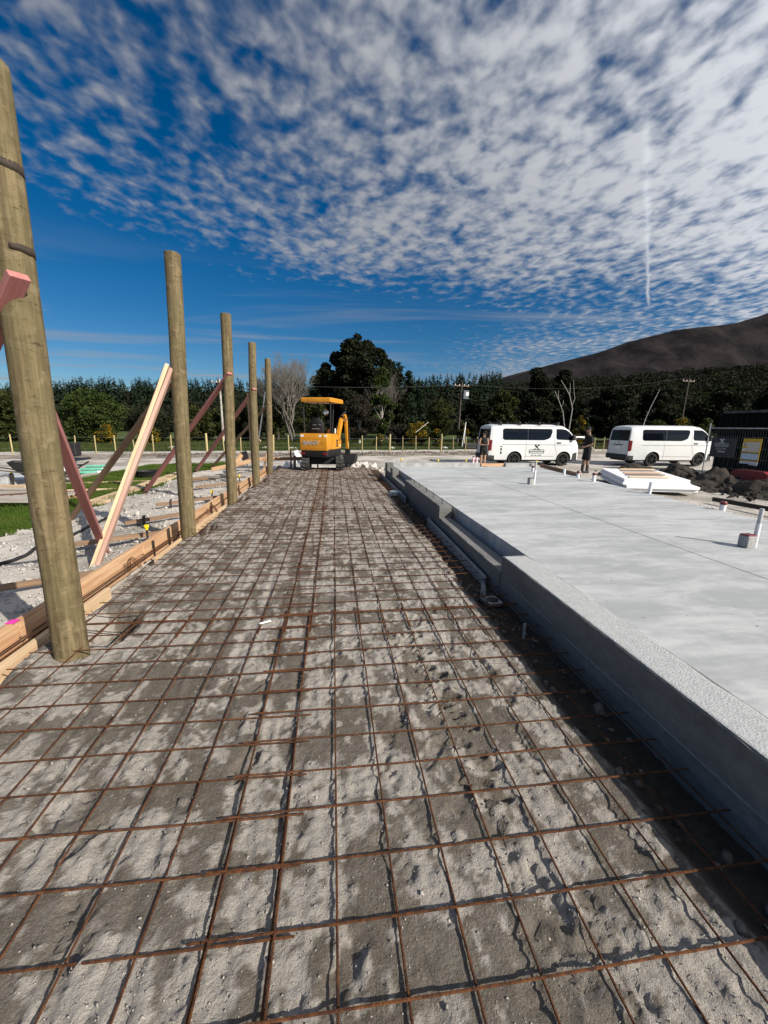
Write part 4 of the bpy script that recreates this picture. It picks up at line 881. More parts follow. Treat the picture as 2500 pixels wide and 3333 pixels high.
def v_pt(x, z, side=-1, off=0.0): return (v_x(x, z), side * (v_hw(x, z) + off), z)
def v_patch(poly_lo, poly_hi, x0, x1, off, side=-1, nx_=14, nz_=5):
    V_ = []; F_ = []
    for i in range(nx_ + 1):
        x = x0 + (x1 - x0) * i / nx_; lo, hi = poly_lo(x), poly_hi(x)
        for j in range(nz_ + 1): V_.append(v_pt(x, lo + (hi - lo) * j / nz_, side, off))
    for i in range(nx_):
        for j in range(nz_): a_ = i * (nz_ + 1) + j; F_.append((a_, a_ + 1, a_ + nz_ + 2, a_ + nz_ + 1))
    return V_, F_
def v_strip(pts, wd, off, side=-1):
    V_ = []; F_ = []
    for i, (x, z) in enumerate(pts):
        a_ = pts[max(i - 1, 0)]; b_ = pts[min(i + 1, len(pts) - 1)]; dx, dz_ = b_[0] - a_[0], b_[1] - a_[1]; l_ = math.hypot(dx, dz_) or 1; nx_, nz_ = -dz_ / l_ * wd / 2, dx / l_ * wd / 2
        V_.append(v_pt(x + nx_, z + nz_, side, off)); V_.append(v_pt(x - nx_, z - nz_, side, off))
    for i in range(len(pts) - 1): F_.append((2 * i, 2 * i + 1, 2 * i + 3, 2 * i + 2))
    return V_, F_
def lerp_pts(pts, n=8):
    r = []
    for a_, b_ in zip(pts[:-1], pts[1:]):
        for k in range(n): r.append((a_[0] + (b_[0] - a_[0]) * k / n, a_[1] + (b_[1] - a_[1]) * k / n))
    return r + [pts[-1]]
def interp(xs_, ys_): return lambda x: float(np.interp(x, xs_, ys_))
def make_van(loc, rz, label, sc=1.0):
    e = empty('van', loc, rz, label, 'van'); e.scale = (sc, sc, sc)
    cx = sorted(set([0, .03, .08, .15, .25, .4, .6] + [XR + AR * math.cos(k * math.pi / 16) for k in range(17)] + [XF + AR * math.cos(k * math.pi / 16) for k in range(17)] + [XR - AR - .002, XR + AR + .002, XF - AR - .002, XF + AR + .002] + list(np.arange(1.8, 3.4, .2)) + [3.6, 3.75, 3.9, 4.0, 4.1, 4.2, 4.3, 4.4, 4.46, 4.52, 4.56, 4.6, 4.625, 4.645, 4.66]))
    ns, nr = 16, 8; rg = []
    for x in cx:
        zb, zt = v_bot(x), v_top(x); left = []
        for j in range(ns + 1):
            s = j / ns; s = 1 - (1 - s) ** 1.5; z = zb + (zt - zb) * s; left.append((v_x(x, z), -v_hw(x, z), z))
        hw = -left[-1][1]; roof = [(v_x(x, zt), hw * (-1 + 2 * k / nr), zt + .035 * (1 - (-1 + 2 * k / nr) ** 2)) for k in range(1, nr)]
        rg.append(left + roof + [(a_, -b_, c_) for a_, b_, c_ in reversed(left)])
    V_ = [q for r_ in rg for q in r_]; m_ = len(rg[0]); F_ = []
    for i in range(len(rg) - 1):
        for k in range(m_ - 1): F_.append((i * m_ + k, i * m_ + k + 1, (i + 1) * m_ + k + 1, (i + 1) * m_ + k))
    F_.append(tuple(range(m_))); F_.append(tuple(reversed(range((len(rg) - 1) * m_, len(rg) * m_))))
    body = MB().add(V_, F_).build('body', m_van, e, True)
    MB().box(.15, 4.4, -.70, .70, .22, .62, .03).build('underbody', m_trim, e)
    for sd in (-1, 1):
        lo = interp([.66, .70, 2.75, 3.05, 3.16], [1.30, 1.235, 1.235, 1.33, 1.62]); hi = interp([.66, .70, 3.1, 3.16], [1.72, 1.77, 1.77, 1.74])
        w_ = MB().add(*v_patch(lo, hi, .66, 3.16, .004, sd, 26)).build('side_window', m_glass, e, True, fix=False)
        MB().add(*v_strip(lerp_pts([(1.92, 1.24), (1.92, 1.765)], 4), .02, .0065, sd)).build('window_divider', m_trim, w_, fix=False)
        lo = interp([3.36, 3.42, 4.26], [1.36, 1.27, 1.245]); hi = lambda x: min(1.77, v_top(x) - .10) if x < 4.2 else max(1.26, v_top(x) - .12)
        MB().add(*v_patch(lo, hi, 3.36, 4.27, .004, sd, 16)).build('door_window', m_glass, e, True, fix=False)
        for pts in ([(.62, 1.02), (4.3, 1.02)],): MB().add(*v_strip(lerp_pts(pts, 24), .016, .003, sd)).build('body_crease', m_gap, e, fix=False)
        MB().add(*v_strip(lerp_pts([(3.27, 1.86), (3.29, 1.2), (3.30, .98), (3.40, .72), (3.45, .58)], 8), .009, .003, sd)).build('door_gap', m_gap, e, fix=False)
        MB().add(*v_strip(lerp_pts([(1.85, 1.19), (1.85, .36)], 10), .008, .003, sd)).build('door_gap', m_gap, e, fix=False)
        MB().add(*v_strip(lerp_pts([(1.75, .47), (3.35, .47)], 10), .012, .004, sd)).build('sill_line', m_gap, e, fix=False)
        MB().add(*v_strip(lerp_pts([(.18, 1.88), (3.5, 1.885), (3.75, 1.835)], 14), .02, .002, sd)).build('gutter', m_gap, e, fix=False)
        p_ = v_pt(3.5, 1.11, sd, 0); MB().box(3.40, 3.62, min(p_[1], p_[1] + sd * .03), max(p_[1], p_[1] + sd * .03), 1.085, 1.14, .012).build('door_handle', m_trim, e)
        p_ = v_pt(4.28, 1.35, sd, .05); mi = MB().box(4.16, 4.30, min(p_[1], p_[1] + sd * .13), max(p_[1], p_[1] + sd * .13), 1.24, 1.50, .03).build('wing_mirror', m_trim, e); MB().box(4.2, 4.28, min(p_[1] - sd * .1, p_[1]), max(p_[1] - sd * .1, p_[1]), 1.27, 1.31).build('mirror_arm', m_trim, mi)
        MB().add(*v_patch(interp([4.46, 4.62], [.78, .80]), interp([4.46, 4.62], [1.06, .99]), 4.46, 4.62, .006, sd, 6)).build('headlight', m_lamp, e, True, fix=False)
        MB().add(*v_patch(interp([.015, .13], [.72, .75]), interp([.015, .13], [1.24, 1.22]), .012, .13, .006, sd, 4)).build('tail_light', m_lens, e, True, fix=False)
        MB().box(-.018, .01, sd * .80 - .055, sd * .80 + .035, .72, 1.24, .008).build('tail_light', m_lens, e)
        for c in (XR, XF):
            y0 = sd * .70; w_ = empty('wheel', (c, y0, .325), 0); w_.parent = e
            MB().rings([[(q * math.cos(a_ * .2094), sd * yy, q * math.sin(a_ * .2094)) for a_ in range(30)] for q, yy in ((.21, -.09), (.30, -.10), (.322, -.07), (.325, .0), (.322, .07), (.30, .10), (.235, .105), (.225, .08))], cap=False).build('tyre', m_rubber, w_, True)
            rm = MB(); rm.rings([[(q * math.cos(a_ * .2094), sd * yy, q * math.sin(a_ * .2094)) for a_ in range(30)] for q, yy in ((.235, .1), (.215, .085), (.20, .03), (.06, .02))], cap=False)
            for k in range(6):
                M_ = Matrix.Rotation(k * math.pi / 3, 4, 'Y'); rm.box(.03, .22, sd * .07 - .018, sd * .07 + .018, -.028, .028, .008, M=M_)
            rm.tube([(0, sd * .05, 0), (0, sd * .10, 0)], .05, 14); rm.build('rim', m_rim, w_, True)
        MB().box(XR - .42 if False else .02, .30, min(sd * .80, sd * .835), max(sd * .80, sd * .835), .30, .52, .02).build('bumper_corner', m_trim, e)
    MB().box(-.07, .16, -.80, .80, .30, .55, .04).build('rear_bumper', m_trim, e)
    rg = []
    for x, z0, z1, hw in ((4.30, .28, .60, .80), (4.52, .26, .66, .755), (4.66, .26, .68, .62), (4.70, .27, .68, .56)): rg.append([(x, -hw, z0), (x, hw, z0), (x, hw, z1), (x, -hw, z1)])
    MB().rings(rg).build('front_bumper', m_trim, e)
    rw = MB(); V_ = []
    for z in (1.22, 1.74):
        x = v_x(0, z) - .006; hw = v_hw(0, z) - (.10 if z < 1.5 else .06)
        V_ += [(x, -hw, z), (x, hw, z)]
    rw.add(V_, [(0, 1, 3, 2)]); rw.build('rear_window', m_glass, e, fix=False)
    MB().box(-.02, .0, -.36, .36, .99, 1.03, .006).build('tailgate_handle', m_trim, e); MB().box(-.012, .0, -.18, .18, .80, .93, .003).build('number_plate', m_sticker, e)
    ws = MB(); V_ = []; ks = [3.80, 3.95, 4.1, 4.25, 4.36]
    for x in ks:
        for k in range(7): hw = v_hw(x, v_top(x)) - .05; yy = hw * (-1 + 2 * k / 6); V_.append((x + .003, yy, v_top(x) + .035 * (1 - (yy / hw) ** 2) + .006))
    ws.add(V_, [(i * 7 + k, i * 7 + k + 1, i * 7 + k + 8, i * 7 + k + 7) for i in range(4) for k in range(6)]); ws.build('windscreen', m_glass, e, True, fix=False)
    return e
van1 = make_van((7.32, 19.25, -.25), R(0), 'white work van with roof bars and printed logo, left of the two')
for k, x in enumerate((.55, 1.5, 2.5, 3.45)):
    rk = MB().box(x - .045, x + .045, -.72, .72, 2.035, 2.06, .008).build('roof_bar', m_trim, van1)
    for s in (-1, 1): MB().prism([(x - .09, 1.93), (x + .09, 1.93), (x + .05, 2.04), (x - .05, 2.04)], s * .66 - .03, s * .66 + .03).build('bar_foot', m_trim, rk); MB().box(x - .05, x + .05, s * .72 - .01, s * .72 + .01, 2.02, 2.09, .006).build('bar_end', m_trim, rk)
def logo(parent, O, ux, uy, un, s, ink, phone, soc=False):
    g = empty('printed_logo', O); g.parent = parent; g.matrix_basis = basis(O, ux, uy, un) @ Matrix.Diagonal((s, s, 1, 1))
    a = math.radians(45)
    def rect(nm, cx, cy, lx, ly, ang):
        M_ = Matrix.Translation((cx, cy, 0)) @ Matrix.Rotation(ang, 4, 'Z'); MB().box(-lx / 2, lx / 2, -ly / 2, ly / 2, 0, .002, M=M_).build(nm, ink, g)
    rect('hammer_handle', -.01, .145, .34, .036, a); rect('hammer_head', .105, .262, .14, .06, a - math.pi / 2)
    M_ = Matrix.Translation((0, .15, .0022)) @ Matrix.Rotation(-a, 4, 'Z'); MB().add([tuple(M_ @ Vector(q)) for q in ((-.13, -.06, 0), (.19, -.012, 0), (.19, .016, 0), (-.13, .05, 0), (-.19, .03, 0), (-.19, -.04, 0))], [(0, 1, 2, 3, 4, 5)]).build('saw_blade', ink, g)
    rect('saw_handle', -.115, .262, .09, .05, a)
    for cx, cy, lx, ly in ((0, -.225, .98, .022), (-.479, -.12, .022, .21), (.479, -.12, .022, .21), (-.36, -.025, .26, .022), (.36, -.025, .26, .022)): rect('logo_frame', cx, cy, lx, ly, 0)
    text_obj('lettering', 'WOODS', .115, ink, g, Matrix.Translation((0, -.025, .001)), .001, .003, 1.15); text_obj('lettering', 'BUILDING SOLUTIONS', .088, ink, g, Matrix.Translation((0, -.135, .001)), .001, .002, 1.02)
    text_obj('lettering', phone, .10, ink, g, Matrix.Translation((0, -.36, .001)), .001, .0, 1.25)
    return g
o_ = v_pt(2.40, .80, -1, .008)
logo(van1, o_, (1, 0, 0), (0, 0, 1), (0, -1, 0), .78, m_ink, '027 461 0090')
for z, h_, w_ in ((.92, .04, .10), (.80, .09, .09), (.64, .13, .07)): MB().box(.60 - w_ / 2, .60 + w_ / 2, -v_hw(.6, z) - .006, -v_hw(.6, z) - .003, z - h_ / 2, z + h_ / 2).build('side_sticker', m_ink, van1)
MB().tube([(.9, .3, 1.97), (.72, .28, 2.26)], .006, 6).build('aerial', m_trim, van1, True)
van2 = make_van((14.35, 18.95, -.22), R(-1.5), 'plain white van with clear roof parked nearest the black container', 1.0)
MB().tube([(-.012, .0, 1.13), (-.016, .0, 1.13)], .05, 18).build('rear_emblem', m_chrome, van2, True)
MB().tube([(1.0, -.3, 1.97), (1.05, -.32, 2.3), (1.22, -.35, 2.9), (1.5, -.4, 3.7)], [.009, .007, .006, .004], 6).build('whip_aerial', m_white, van2, True)

# ------------------------------------------------------------------ people
m_skin = mat('skin', (.42, .25, .17), .55, var=.08); m_skin2 = mat('skin_tanned', (.26, .15, .10), .55, var=.08)
m_cloth = mat('black_cloth', (.006, .006, .007), .9, var=.4, vs=9, bump=.3, bs=25); m_boot = mat('rubber_boot', (.045, .04, .034), .6, var=.3); m_hair = mat('dark_hair', (.012, .010, .008), .7, var=.4, vs=60, stretch=(1, 1, .2))
def ell(cx, cy, z, rx, ry, n=16, ty=0.0): return [(cx + rx * math.cos(2 * math.pi * k / n), cy + ry * math.sin(2 * math.pi * k / n) + ty, z) for k in range(n)]
def fuse(o, vox):
    r = o.modifiers.new('fuse', 'REMESH'); r.mode = 'VOXEL'; r.voxel_size = vox; r.use_smooth_shade = True
    s = o.modifiers.new('soften', 'SMOOTH'); s.factor = .5; s.iterations = 4
    return o
def person(loc, rz, h, label, skin, pose):
    e = empty('person', loc, rz, label, 'person'); k = h / 1.8; e.scale = (k, k, k)
    f = pose['female']; sh = .185 if f else .205; hip = .175 if f else .165
    b = MB()
    def torso(mb, g):
        mb.rings([ell(0, 0, .86, hip * g, .125 * g), ell(0, .0, .96, hip * 1.02 * g, .13 * g), ell(0, .005, 1.08, hip * .93 * g, .12 * g), ell(0, .01, 1.22, hip * (.93 if f else 1.0) * g, .125 * g), ell(0, .015, 1.36, (.165 if f else .185) * g, .13 * g), ell(0, .0, 1.45, sh * .9 * g, .10 * g), ell(0, -.01, 1.51, .10 * g, .07 * g)])
    torso(b, 1.0)
    b.tube([(0, -.01, 1.47), (0, .0, 1.56), (0, .015, 1.62)], [.062, .056, .054], 14)
    hc = Vector(pose['head'])
    hd = [(-.105, .035, .045), (-.085, .055, .06), (-.045, .068, .082), (.0, .074, .092), (.05, .074, .094), (.09, .058, .075), (.115, .02, .025)]
    Mh = Matrix.Translation(hc) @ Matrix.Rotation(pose['nod'], 4, 'X')
    b.rings([[tuple(Mh @ Vector(q)) for q in ell(0, .012 if z < -.04 else 0, z, rx, ry)] for z, rx, ry in hd])
    b.add([tuple(Mh @ Vector(q)) for q in ((-.014, .085, .03), (.014, .085, .03), (.018, .088, -.025), (-.018, .088, -.025), (0, .122, -.02))], [(0, 1, 4), (1, 2, 4), (2, 3, 4), (3, 0, 4), (0, 3, 2, 1)])
    for s in (-1, 1): b.ball(tuple(Mh @ Vector((s * .077, -.01, -.005))), (.012, .022, .034), 8, 6)
    b.ball(tuple(Mh @ Vector((0, .082, -.06))), (.026, .012, .009), 8, 5)
    hands = []
    for s in (-1, 1):
        leg = pose['leg'][s]
        b.tube([(s * .085, 0, .90), (s * .095, leg[0] * .3, .72), (s * .098, leg[0], .50), (s * .098, leg[0] * .9 - .01, .36), (s * .10, leg[1], .10), (s * .10, leg[1], .06)], [.092, .083, .060, .062, .042, .045], 14)
        b.tube([(s * .10, leg[1] - .07, .035), (s * .103, leg[1] + .03, .045), (s * .11, leg[1] + .14, .03), (s * .112, leg[1] + .19, .022)], [.034, .042, .034, .018], 12)
        el, wr, ha = [Vector(q) for q in pose['arm'][s]]
        b.tube([(s * (sh - .01), 0, 1.445), tuple((Vector((s * sh, 0, 1.44)) * .45 + el * .55)), tuple(el), tuple((el + wr) / 2), tuple(wr)], [.056, .047, .041, .039, .027], 12)
        dr = (ha - wr).normalized(); b.tube([tuple(wr), tuple(wr + dr * .04), tuple(ha)], [.027, .036, .034], 10)
        sd = dr.cross(Vector((0, 0, 1))).normalized(); dn = sd.cross(dr)
        for q, (off, ln) in enumerate(((-.027, .062), (-.009, .074), (.009, .069), (.026, .054))):
            r0 = ha + sd * off; r1 = r0 + dr * ln * .5 - dn * .004; r2 = r1 + dr * ln * .35 - dn * .026
            b.tube([tuple(r0 - dr * .02), tuple(r0), tuple(r1), tuple(r2)], [.009, .0095, .009, .0075], 7)
        t0 = wr + dr * .035 - sd * s * .03; b.tube([tuple(t0 + sd * s * .01), tuple(t0 - sd * s * .012 + dr * .03), tuple(t0 - sd * s * .008 + dr * .062)], [.013, .011, .009], 7)
        hands.append(ha + dr * .05)
    body = fuse(b.build('body', skin, e, True), .0075)
    # clothing
    t = MB(); torso(t, 1.09)
    if not f:
        for s in (-1, 1):
            el = Vector(pose['arm'][s][0]); a0 = Vector((s * (sh - .02), 0, 1.44)); t.tube([tuple(a0), tuple(a0.lerp(el, .5)), tuple(a0.lerp(el, .82))], [.075, .068, .066], 14)
    fuse(t.build('tank_top' if f else 't_shirt', m_cloth, e, True), .011)
    t = MB(); t.rings([ell(0, 0, .80, hip * 1.08, .14), ell(0, 0, .92, hip * 1.13, .145), ell(0, .0, 1.02, hip * 1.1, .14)])
    for s in (-1, 1):
        lg = pose['leg'][s]; zl = .60 if f else .52; t.tube([(s * .087, 0, .93), (s * .095, lg[0] * .3, .74), (s * .105, lg[0] * .9, zl)], [.104, .102, .098], 14)
    fuse(t.build('shorts', m_cloth, e, True), .011)
    # hair, eyes and cap share the head's frame
    hb = MB(); hb.rings([[tuple(Mh @ Vector(q)) for q in ell(0, -.014, z, rx, ry)] for z, rx, ry in ((-.05, .066, .075), (0, .079, .088), (.05, .080, .09), (.095, .064, .075), (.124, .025, .03))]); hb.build('hair', m_hair, e, True)
    cp = MB(); cp.rings([[tuple(Mh @ Vector(q)) for q in ell(0, -.004, z, rx, ry)] for z, rx, ry in ((.035, .084, .103), (.075, .083, .10), (.115, .062, .075), (.135, .02, .025))]); cp.build('cap', m_cloth, e, True)
    br = MB(); V_ = [tuple(Mh @ Vector((.07 * math.cos(a_ * math.pi / 8), .075 + .10 * math.sin(a_ * math.pi / 8), .040 - .012 * math.sin(a_ * math.pi / 8)))) for a_ in range(9)]; V2 = [(x, y, z + .006) for x, y, z in V_]
    br.add(V_ + V2, [tuple(range(9)), tuple(reversed(range(9, 18)))] + [(i, i + 1, i + 10, i + 9) for i in range(8)]); br.build('cap_peak', m_cloth, e, True)
    for s in (-1, 1): MB().ball(tuple(Mh @ Vector((s * .031, .082, .018))), (.013, .008, .007), 8, 5).build('eye', mat('eye', (.05, .03, .02), .3), e, True)
    for s in (-1, 1):
        lg = pose['leg'][s]
        bt = MB(); zt_ = .33 if pose['boots'] else .10
        bt.tube([(s * .10, lg[1], .05), (s * .10, lg[1], zt_ * .6), (s * .099, lg[1] + (.3 if pose['boots'] else 0) * (lg[0] - lg[1]), zt_)], [.060, .058, .068 if pose['boots'] else .05], 14)
        bt.tube([(s * .10, lg[1] - .075, .035), (s * .103, lg[1] + .03, .05), (s * .11, lg[1] + .15, .038), (s * .112, lg[1] + .205, .03)], [.040, .056, .046, .026], 12)
        fuse(bt.build('gumboot' if pose['boots'] else 'shoe', m_boot, e, True), .009)
    return e, hands
pose2 = dict(female=False, head=(0, .045, 1.70), nod=-.28, leg={-1: (.0, -.02), 1: (.05, .07)}, arm={-1: [(-.235, -.03, 1.15), (-.16, .22, 1.04), (-.12, .29, 1.02)], 1: [(.235, -.03, 1.15), (.15, .23, 1.05), (.10, .30, 1.03)]}, boots=True)
person((10.35, 15.42, -.24), R(84), 1.84, 'person in black t-shirt, shorts and gumboots standing in profile between the vans', m_skin2, pose2)
pose1 = dict(female=True, head=(.0, .06, 1.685), nod=-.5, leg={-1: (.02, .0), 1: (.0, -.03)}, arm={-1: [(-.235, .0, 1.16), (-.10, .21, 1.12), (-.045, .26, 1.14)], 1: [(.24, .0, 1.15), (.09, .22, 1.10), (.03, .26, 1.12)]}, boots=False)
pe, hs = person((6.95, 18.15, -.25), R(186), 1.64, 'person in black tank top and shorts looking down at a phone behind the slab', m_skin, pose1)
ph_ = MB().box(-.036, .036, -.006, .006, -.07, .07, .005).build('phone', m_ink); ph_.matrix_basis = Matrix.Translation((6.95, 18.15, -.25)) @ Matrix.Rotation(R(186), 4, 'Z') @ Matrix.Scale(1.64 / 1.8, 4) @ Matrix.Translation((-.01, .325, 1.15)) @ Matrix.Rotation(-.9, 4, 'X'); tag(ph_, 'dark phone held in both hands by the person behind the slab', 'phone')
# ------------------------------------------------------------------ far edge of the slab
o = beam('edge_board', (4.66, 12.30, .385), (5.42, 12.32, .385), .045, .09, m_pine); tag(o, 'short orange board filling the gap between the two kerbs', 'board')
o = beam('edge_plank', (6.70, 12.35, .36), (6.36, 9.75, .36), .045, .12, m_brown); tag(o, 'long brown plank on edge along the right side of the slab', 'plank')
for a_, b_, l in (((6.86, 11.2, .15), (6.60, 11.25, .46), 'short brown stake behind the long brown plank'), ((6.75, 10.1, .1), (6.62, 10.1, .44), 'pale stake end behind the plank near the standing person')):
    o = beam('stake', a_, b_, .05, .04, m_grey_t, up=(0, 1, 0)); tag(o, l, 'stake')
peg(2.15, 12.72, .1, .53, 'yellow capped peg behind the far kerb, leftmost'); peg(3.35, 12.68, .1, .50, 'yellow capped peg behind the far kerb, middle'); peg(4.28, 12.66, .1, .50, 'yellow capped peg behind the far kerb beside the spray cans'); peg(6.42, 12.1, .33, .52, 'yellow capped peg at the right end of the far kerb')
for k, (x, y) in enumerate(((4.44, 12.42), (4.54, 12.38))):
    c = empty('spray_can', (x, y, .446), 0, ('pink and white spray can on the kerb end, left one', 'pink and white spray can on the kerb end, right one')[k], 'spray can')
    MB().tube([(0, 0, 0), (0, 0, .15), (0, 0, .165)], [.033, .033, .022], 14).build('can', mat('pink_can', (.75, .35, .38), .4, col2=(.8, .78, .76), vs=14, sharp=(.45, .55)), c, True); MB().tube([(0, 0, .163), (0, 0, .20)], .028, 14).build('lid', m_red, c, True)
o = beam('edge_plank', (4.75, 13.1, .2), (5.1, 12.75, .3), .02, .12, m_pvc); tag(o, 'white offcut propped behind the kerb by the person', 'offcut')
# ------------------------------------------------------------------ foam sheets with battens on top
u1 = Vector((1.95, -.42, 0)).normalized(); v1 = Vector((1.50, 3.25, 0)).normalized(); O1 = Vector((8.05, 10.15, -.14))
m_eps = mat('white_foam', (.84, .85, .86), .8, var=.03, vs=8, bump=.15, bs=70)
for k, (du, dv, lu, lv) in enumerate(((.0, .0, 1.95, 3.3), (.05, -.06, 1.92, 3.3), (-.03, .08, 1.8, 3.2), (.0, .1, 1.75, 3.1))):
    a_ = O1 + u1 * du + v1 * dv + Vector((0, 0, .085 * k)); mb = MB()
    c = [a_, a_ + u1 * lu, a_ + u1 * lu + v1 * lv, a_ + v1 * lv]; up_ = Vector((0, 0, .078))
    mb.add([tuple(q) for q in c] + [tuple(q + up_) for q in c], [(3, 2, 1, 0), (4, 5, 6, 7), (0, 1, 5, 4), (1, 2, 6, 5), (2, 3, 7, 6), (3, 0, 4, 7)])
    o = mb.build('foam_sheet', m_eps); md = o.modifiers.new('b', 'BEVEL'); md.width = .006; md.segments = 2
    tag(o, f'{["bottom", "second lowest", "second highest", "top"][k]} white foam sheet in the stack right of the slab', 'foam sheet', 'stack of white foam sheets')
for k, (s, m_) in enumerate(((.30, m_pale), (.95, m_brown), (1.5, m_pine), (2.2, m_brown), (2.75, m_pale))):
    a_ = O1 + u1 * (.15 + .08 * k) + v1 * s + Vector((0, 0, .365)); o = beam('batten', a_, a_ + u1 * 1.15 + v1 * .12, .09, .03, m_); tag(o, f'{["nearest", "second", "third", "fourth", "farthest"][k]} short batten lying across the top foam sheet', 'batten', 'battens on the foam stack')
o = beam('dark_plank', (9.35, 8.7, -.12), (9.1, 4.8, -.02), .05, .10, mat('charred_timber', (.02, .016, .014), .8)); tag(o, 'long black plank lying on the ground at the right picture edge', 'plank')
# ------------------------------------------------------------------ soil mounds
def mound(cx, cy, rx, ry, h, label, seed, m=m_dirt):
    N = 46; X, Y = np.meshgrid(np.linspace(-1.15, 1.15, N), np.linspace(-1.15, 1.15, N)); r = np.hypot(X, Y) + .35 * (fbm(X * 2.2, Y * 2.2, 3, seed) - .5)
    Z = h * (1 - sstep(r, .05, 1.0)) + .28 * h * (fbm(X * 5, Y * 5, 4, seed + 5, .6) - .5) * (1 - sstep(r, .8, 1.08)) * 2 - .06 * sstep(r, .95, 1.1)
    wx, wy = cx + X * rx, cy + Y * ry; i_ = (np.arange(N - 1)[:, None] * N + np.arange(N - 1)[None])
    o = link('soil_mound', fastmesh('soil_mound', np.stack([X * rx, Y * ry, Z + zg(wx, wy) + .25], -1).reshape(-1, 3), np.stack([i_, i_ + 1, i_ + N + 1, i_ + N], -1).reshape(-1, 4)), m, None, True); o.location = (cx, cy, -.25)
    return tag(o, label, 'mound')
mound(11.9, 14.6, 1.5, .9, .42, 'low dark soil mound in front of the plain white van', 3); mound(13.0, 13.6, 1.0, .9, .55, 'dark soil mound left of the fence post', 9)
mound(12.55, 11.7, .9, .8, .55, 'grey soil mound under the black sign', 15); mound(12.2, 9.8, 1.0, 1.1, .50, 'dark soil mound at the right picture edge', 21); mound(11.6, 11.2, 1.2, 1.0, .25, 'flat spread of dark soil behind the foam stack', 27)
n = 900; px = rng.normal(12.3, .9, n); py = rng.uniform(8.8, 15, n); rocks('soil_clods', np.stack([px, py, zg(px, py) + rng.random(n) * .2], 1), .05, m_dirt, 'dark clods scattered over the soil heaps', cat='clods')
rd = empty('red_barrier', (13.75, 11.55, -.22), R(82), 'dark red plastic barrier lying behind the soil mounds', 'barrier')
MB().prism([(-.75, 0), (.75, 0), (.68, .42), (.5, .5), (-.5, .5), (-.68, .42)], -.16, .16).build('shell', mat('dark_red_plastic', (.22, .012, .014), .5), rd)
for x in (-.4, .4): MB().box(x - .12, x + .12, -.17, .17, .14, .26, .02).build('fork_slot', m_black, rd)
# ------------------------------------------------------------------ container
m_cont = mat('container_paint', (.003, .005, .004), .8, var=.3, vs=2, bump=.1, spec=.1)
ctn = empty('shipping_container', (16.0, 9.0, -.27), 0, 'tall black green shipping container at the right picture edge', 'container')
Lc, Wc, Hc = 6.2, 2.44, 2.6
pr = []; y = .12
while y < Lc - .2: pr += [(0.035, y), (0.035, y + .07), (0.0, y + .105), (0.0, y + .175)]; y += .21
for x, sg, nm in ((0.0, 1, 'side_wall'), (Wc, -1, 'side_wall')):
    V_ = []; 
    for dx, yy in pr: V_ += [(x + sg * dx, yy, .16), (x + sg * dx, yy, Hc - .1)]
    MB().add(V_, [(2 * i, 2 * i + 2, 2 * i + 3, 2 * i + 1) for i in range(len(pr) - 1)]).build(nm, m_cont, ctn, fix=False)
for x in (0.0, Wc):
    for y in (0.0, Lc): MB().box(x - .08 if x else x - .01, x + .01 if x else x + .08, y - .09 if y else y, y if y else y + .09, 0, Hc, .008).build('corner_post', m_cont, ctn)
    MB().box(x - .05, x + .05, .1, Lc - .1, 0, .16, .01).build('bottom_rail', m_cont, ctn); MB().box(x - .035, x + .045, .1, Lc - .1, Hc - .1, Hc, .01).build('top_rail', mat('worn_rail', (.05, .055, .055), .45, metal=.3, var=.5, vs=5), ctn)
MB().box(.05, Wc - .05, .03, .07, .1, Hc - .05).build('end_wall', m_cont, ctn); MB().box(.05, Wc - .05, Lc - .07, Lc - .03, .1, Hc - .05).build('end_wall', m_cont, ctn); MB().box(.05, Wc - .05, .05, Lc - .05, Hc - .06, Hc - .03).build('roof', m_cont, ctn); MB().box(.05, Wc - .05, .05, Lc - .05, .1, .16).build('floor', m_cont, ctn)
# ------------------------------------------------------------------ temporary fence and its signs
tf = empty('temporary_fence', (13.3, 0, 0), 0, 'thin steel site fence panel in front of the black container', 'fence')
for y, z1 in ((12.98, 1.80), (9.6, 1.80)): MB().tube([(0, y, -.25), (0, y, z1)], .021, 10).build('post', m_galv, tf, True)
for z in (1.63, -.05): MB().tube([(0, 12.98, z), (0, 9.6, z)], .017, 8).build('rail', m_galv, tf, True)
wm = MB()
for k in range(1, 42): wm.tube([(0, 9.6 + k * .0805, -.05), (0, 9.6 + k * .0805, 1.63)], .0013, 4, cap=False)
for z in (.3, .65, 1.0, 1.35): wm.tube([(0, 9.6, z), (0, 12.98, z)], .0013, 4, cap=False)
tag(wm.build('wire_infill', m_galv, tf, fix=False), kind='stuff')
m_sign = mat('black_sign', (.010, .012, .018), .5, var=.2); m_bluewhite = mat('sign_white', (.52, .53, .58), .55, var=.04); m_signy = mat('sign_yellow', (.50, .31, .015), .5, var=.08)
sg1 = empty('builder_sign', (13.25, 12.33, .98), 0, 'black sign with white crossed tools logo hung on the site fence', 'sign')
MB().box(-.006, .006, -.45, .45, -.33, .33, .002).build('panel', m_sign, sg1)
lg = logo(sg1, (-.0085, .05, .15), (0, -1, 0), (0, 0, 1), (-1, 0, 0), .50, m_bluewhite, '027 461 0090')
MB().box(-.0105, -.0075, -.18, .27, -.075, -.070).build('rule', m_bluewhite, sg1)
text_obj('lettering', 'f', .09, m_bluewhite, sg1, basis((-.008, .14, -.135), (0, -1, 0), (0, 0, 1), (-1, 0, 0)), .001, .004); MB().box(-.0105, -.0075, .04, .09, -.16, -.12).build('icon', m_bluewhite, sg1); text_obj('lettering', 'NZCB', .055, m_bluewhite, sg1, basis((-.008, -.04, -.14), (0, -1, 0), (0, 0, 1), (-1, 0, 0)), .001, .002)
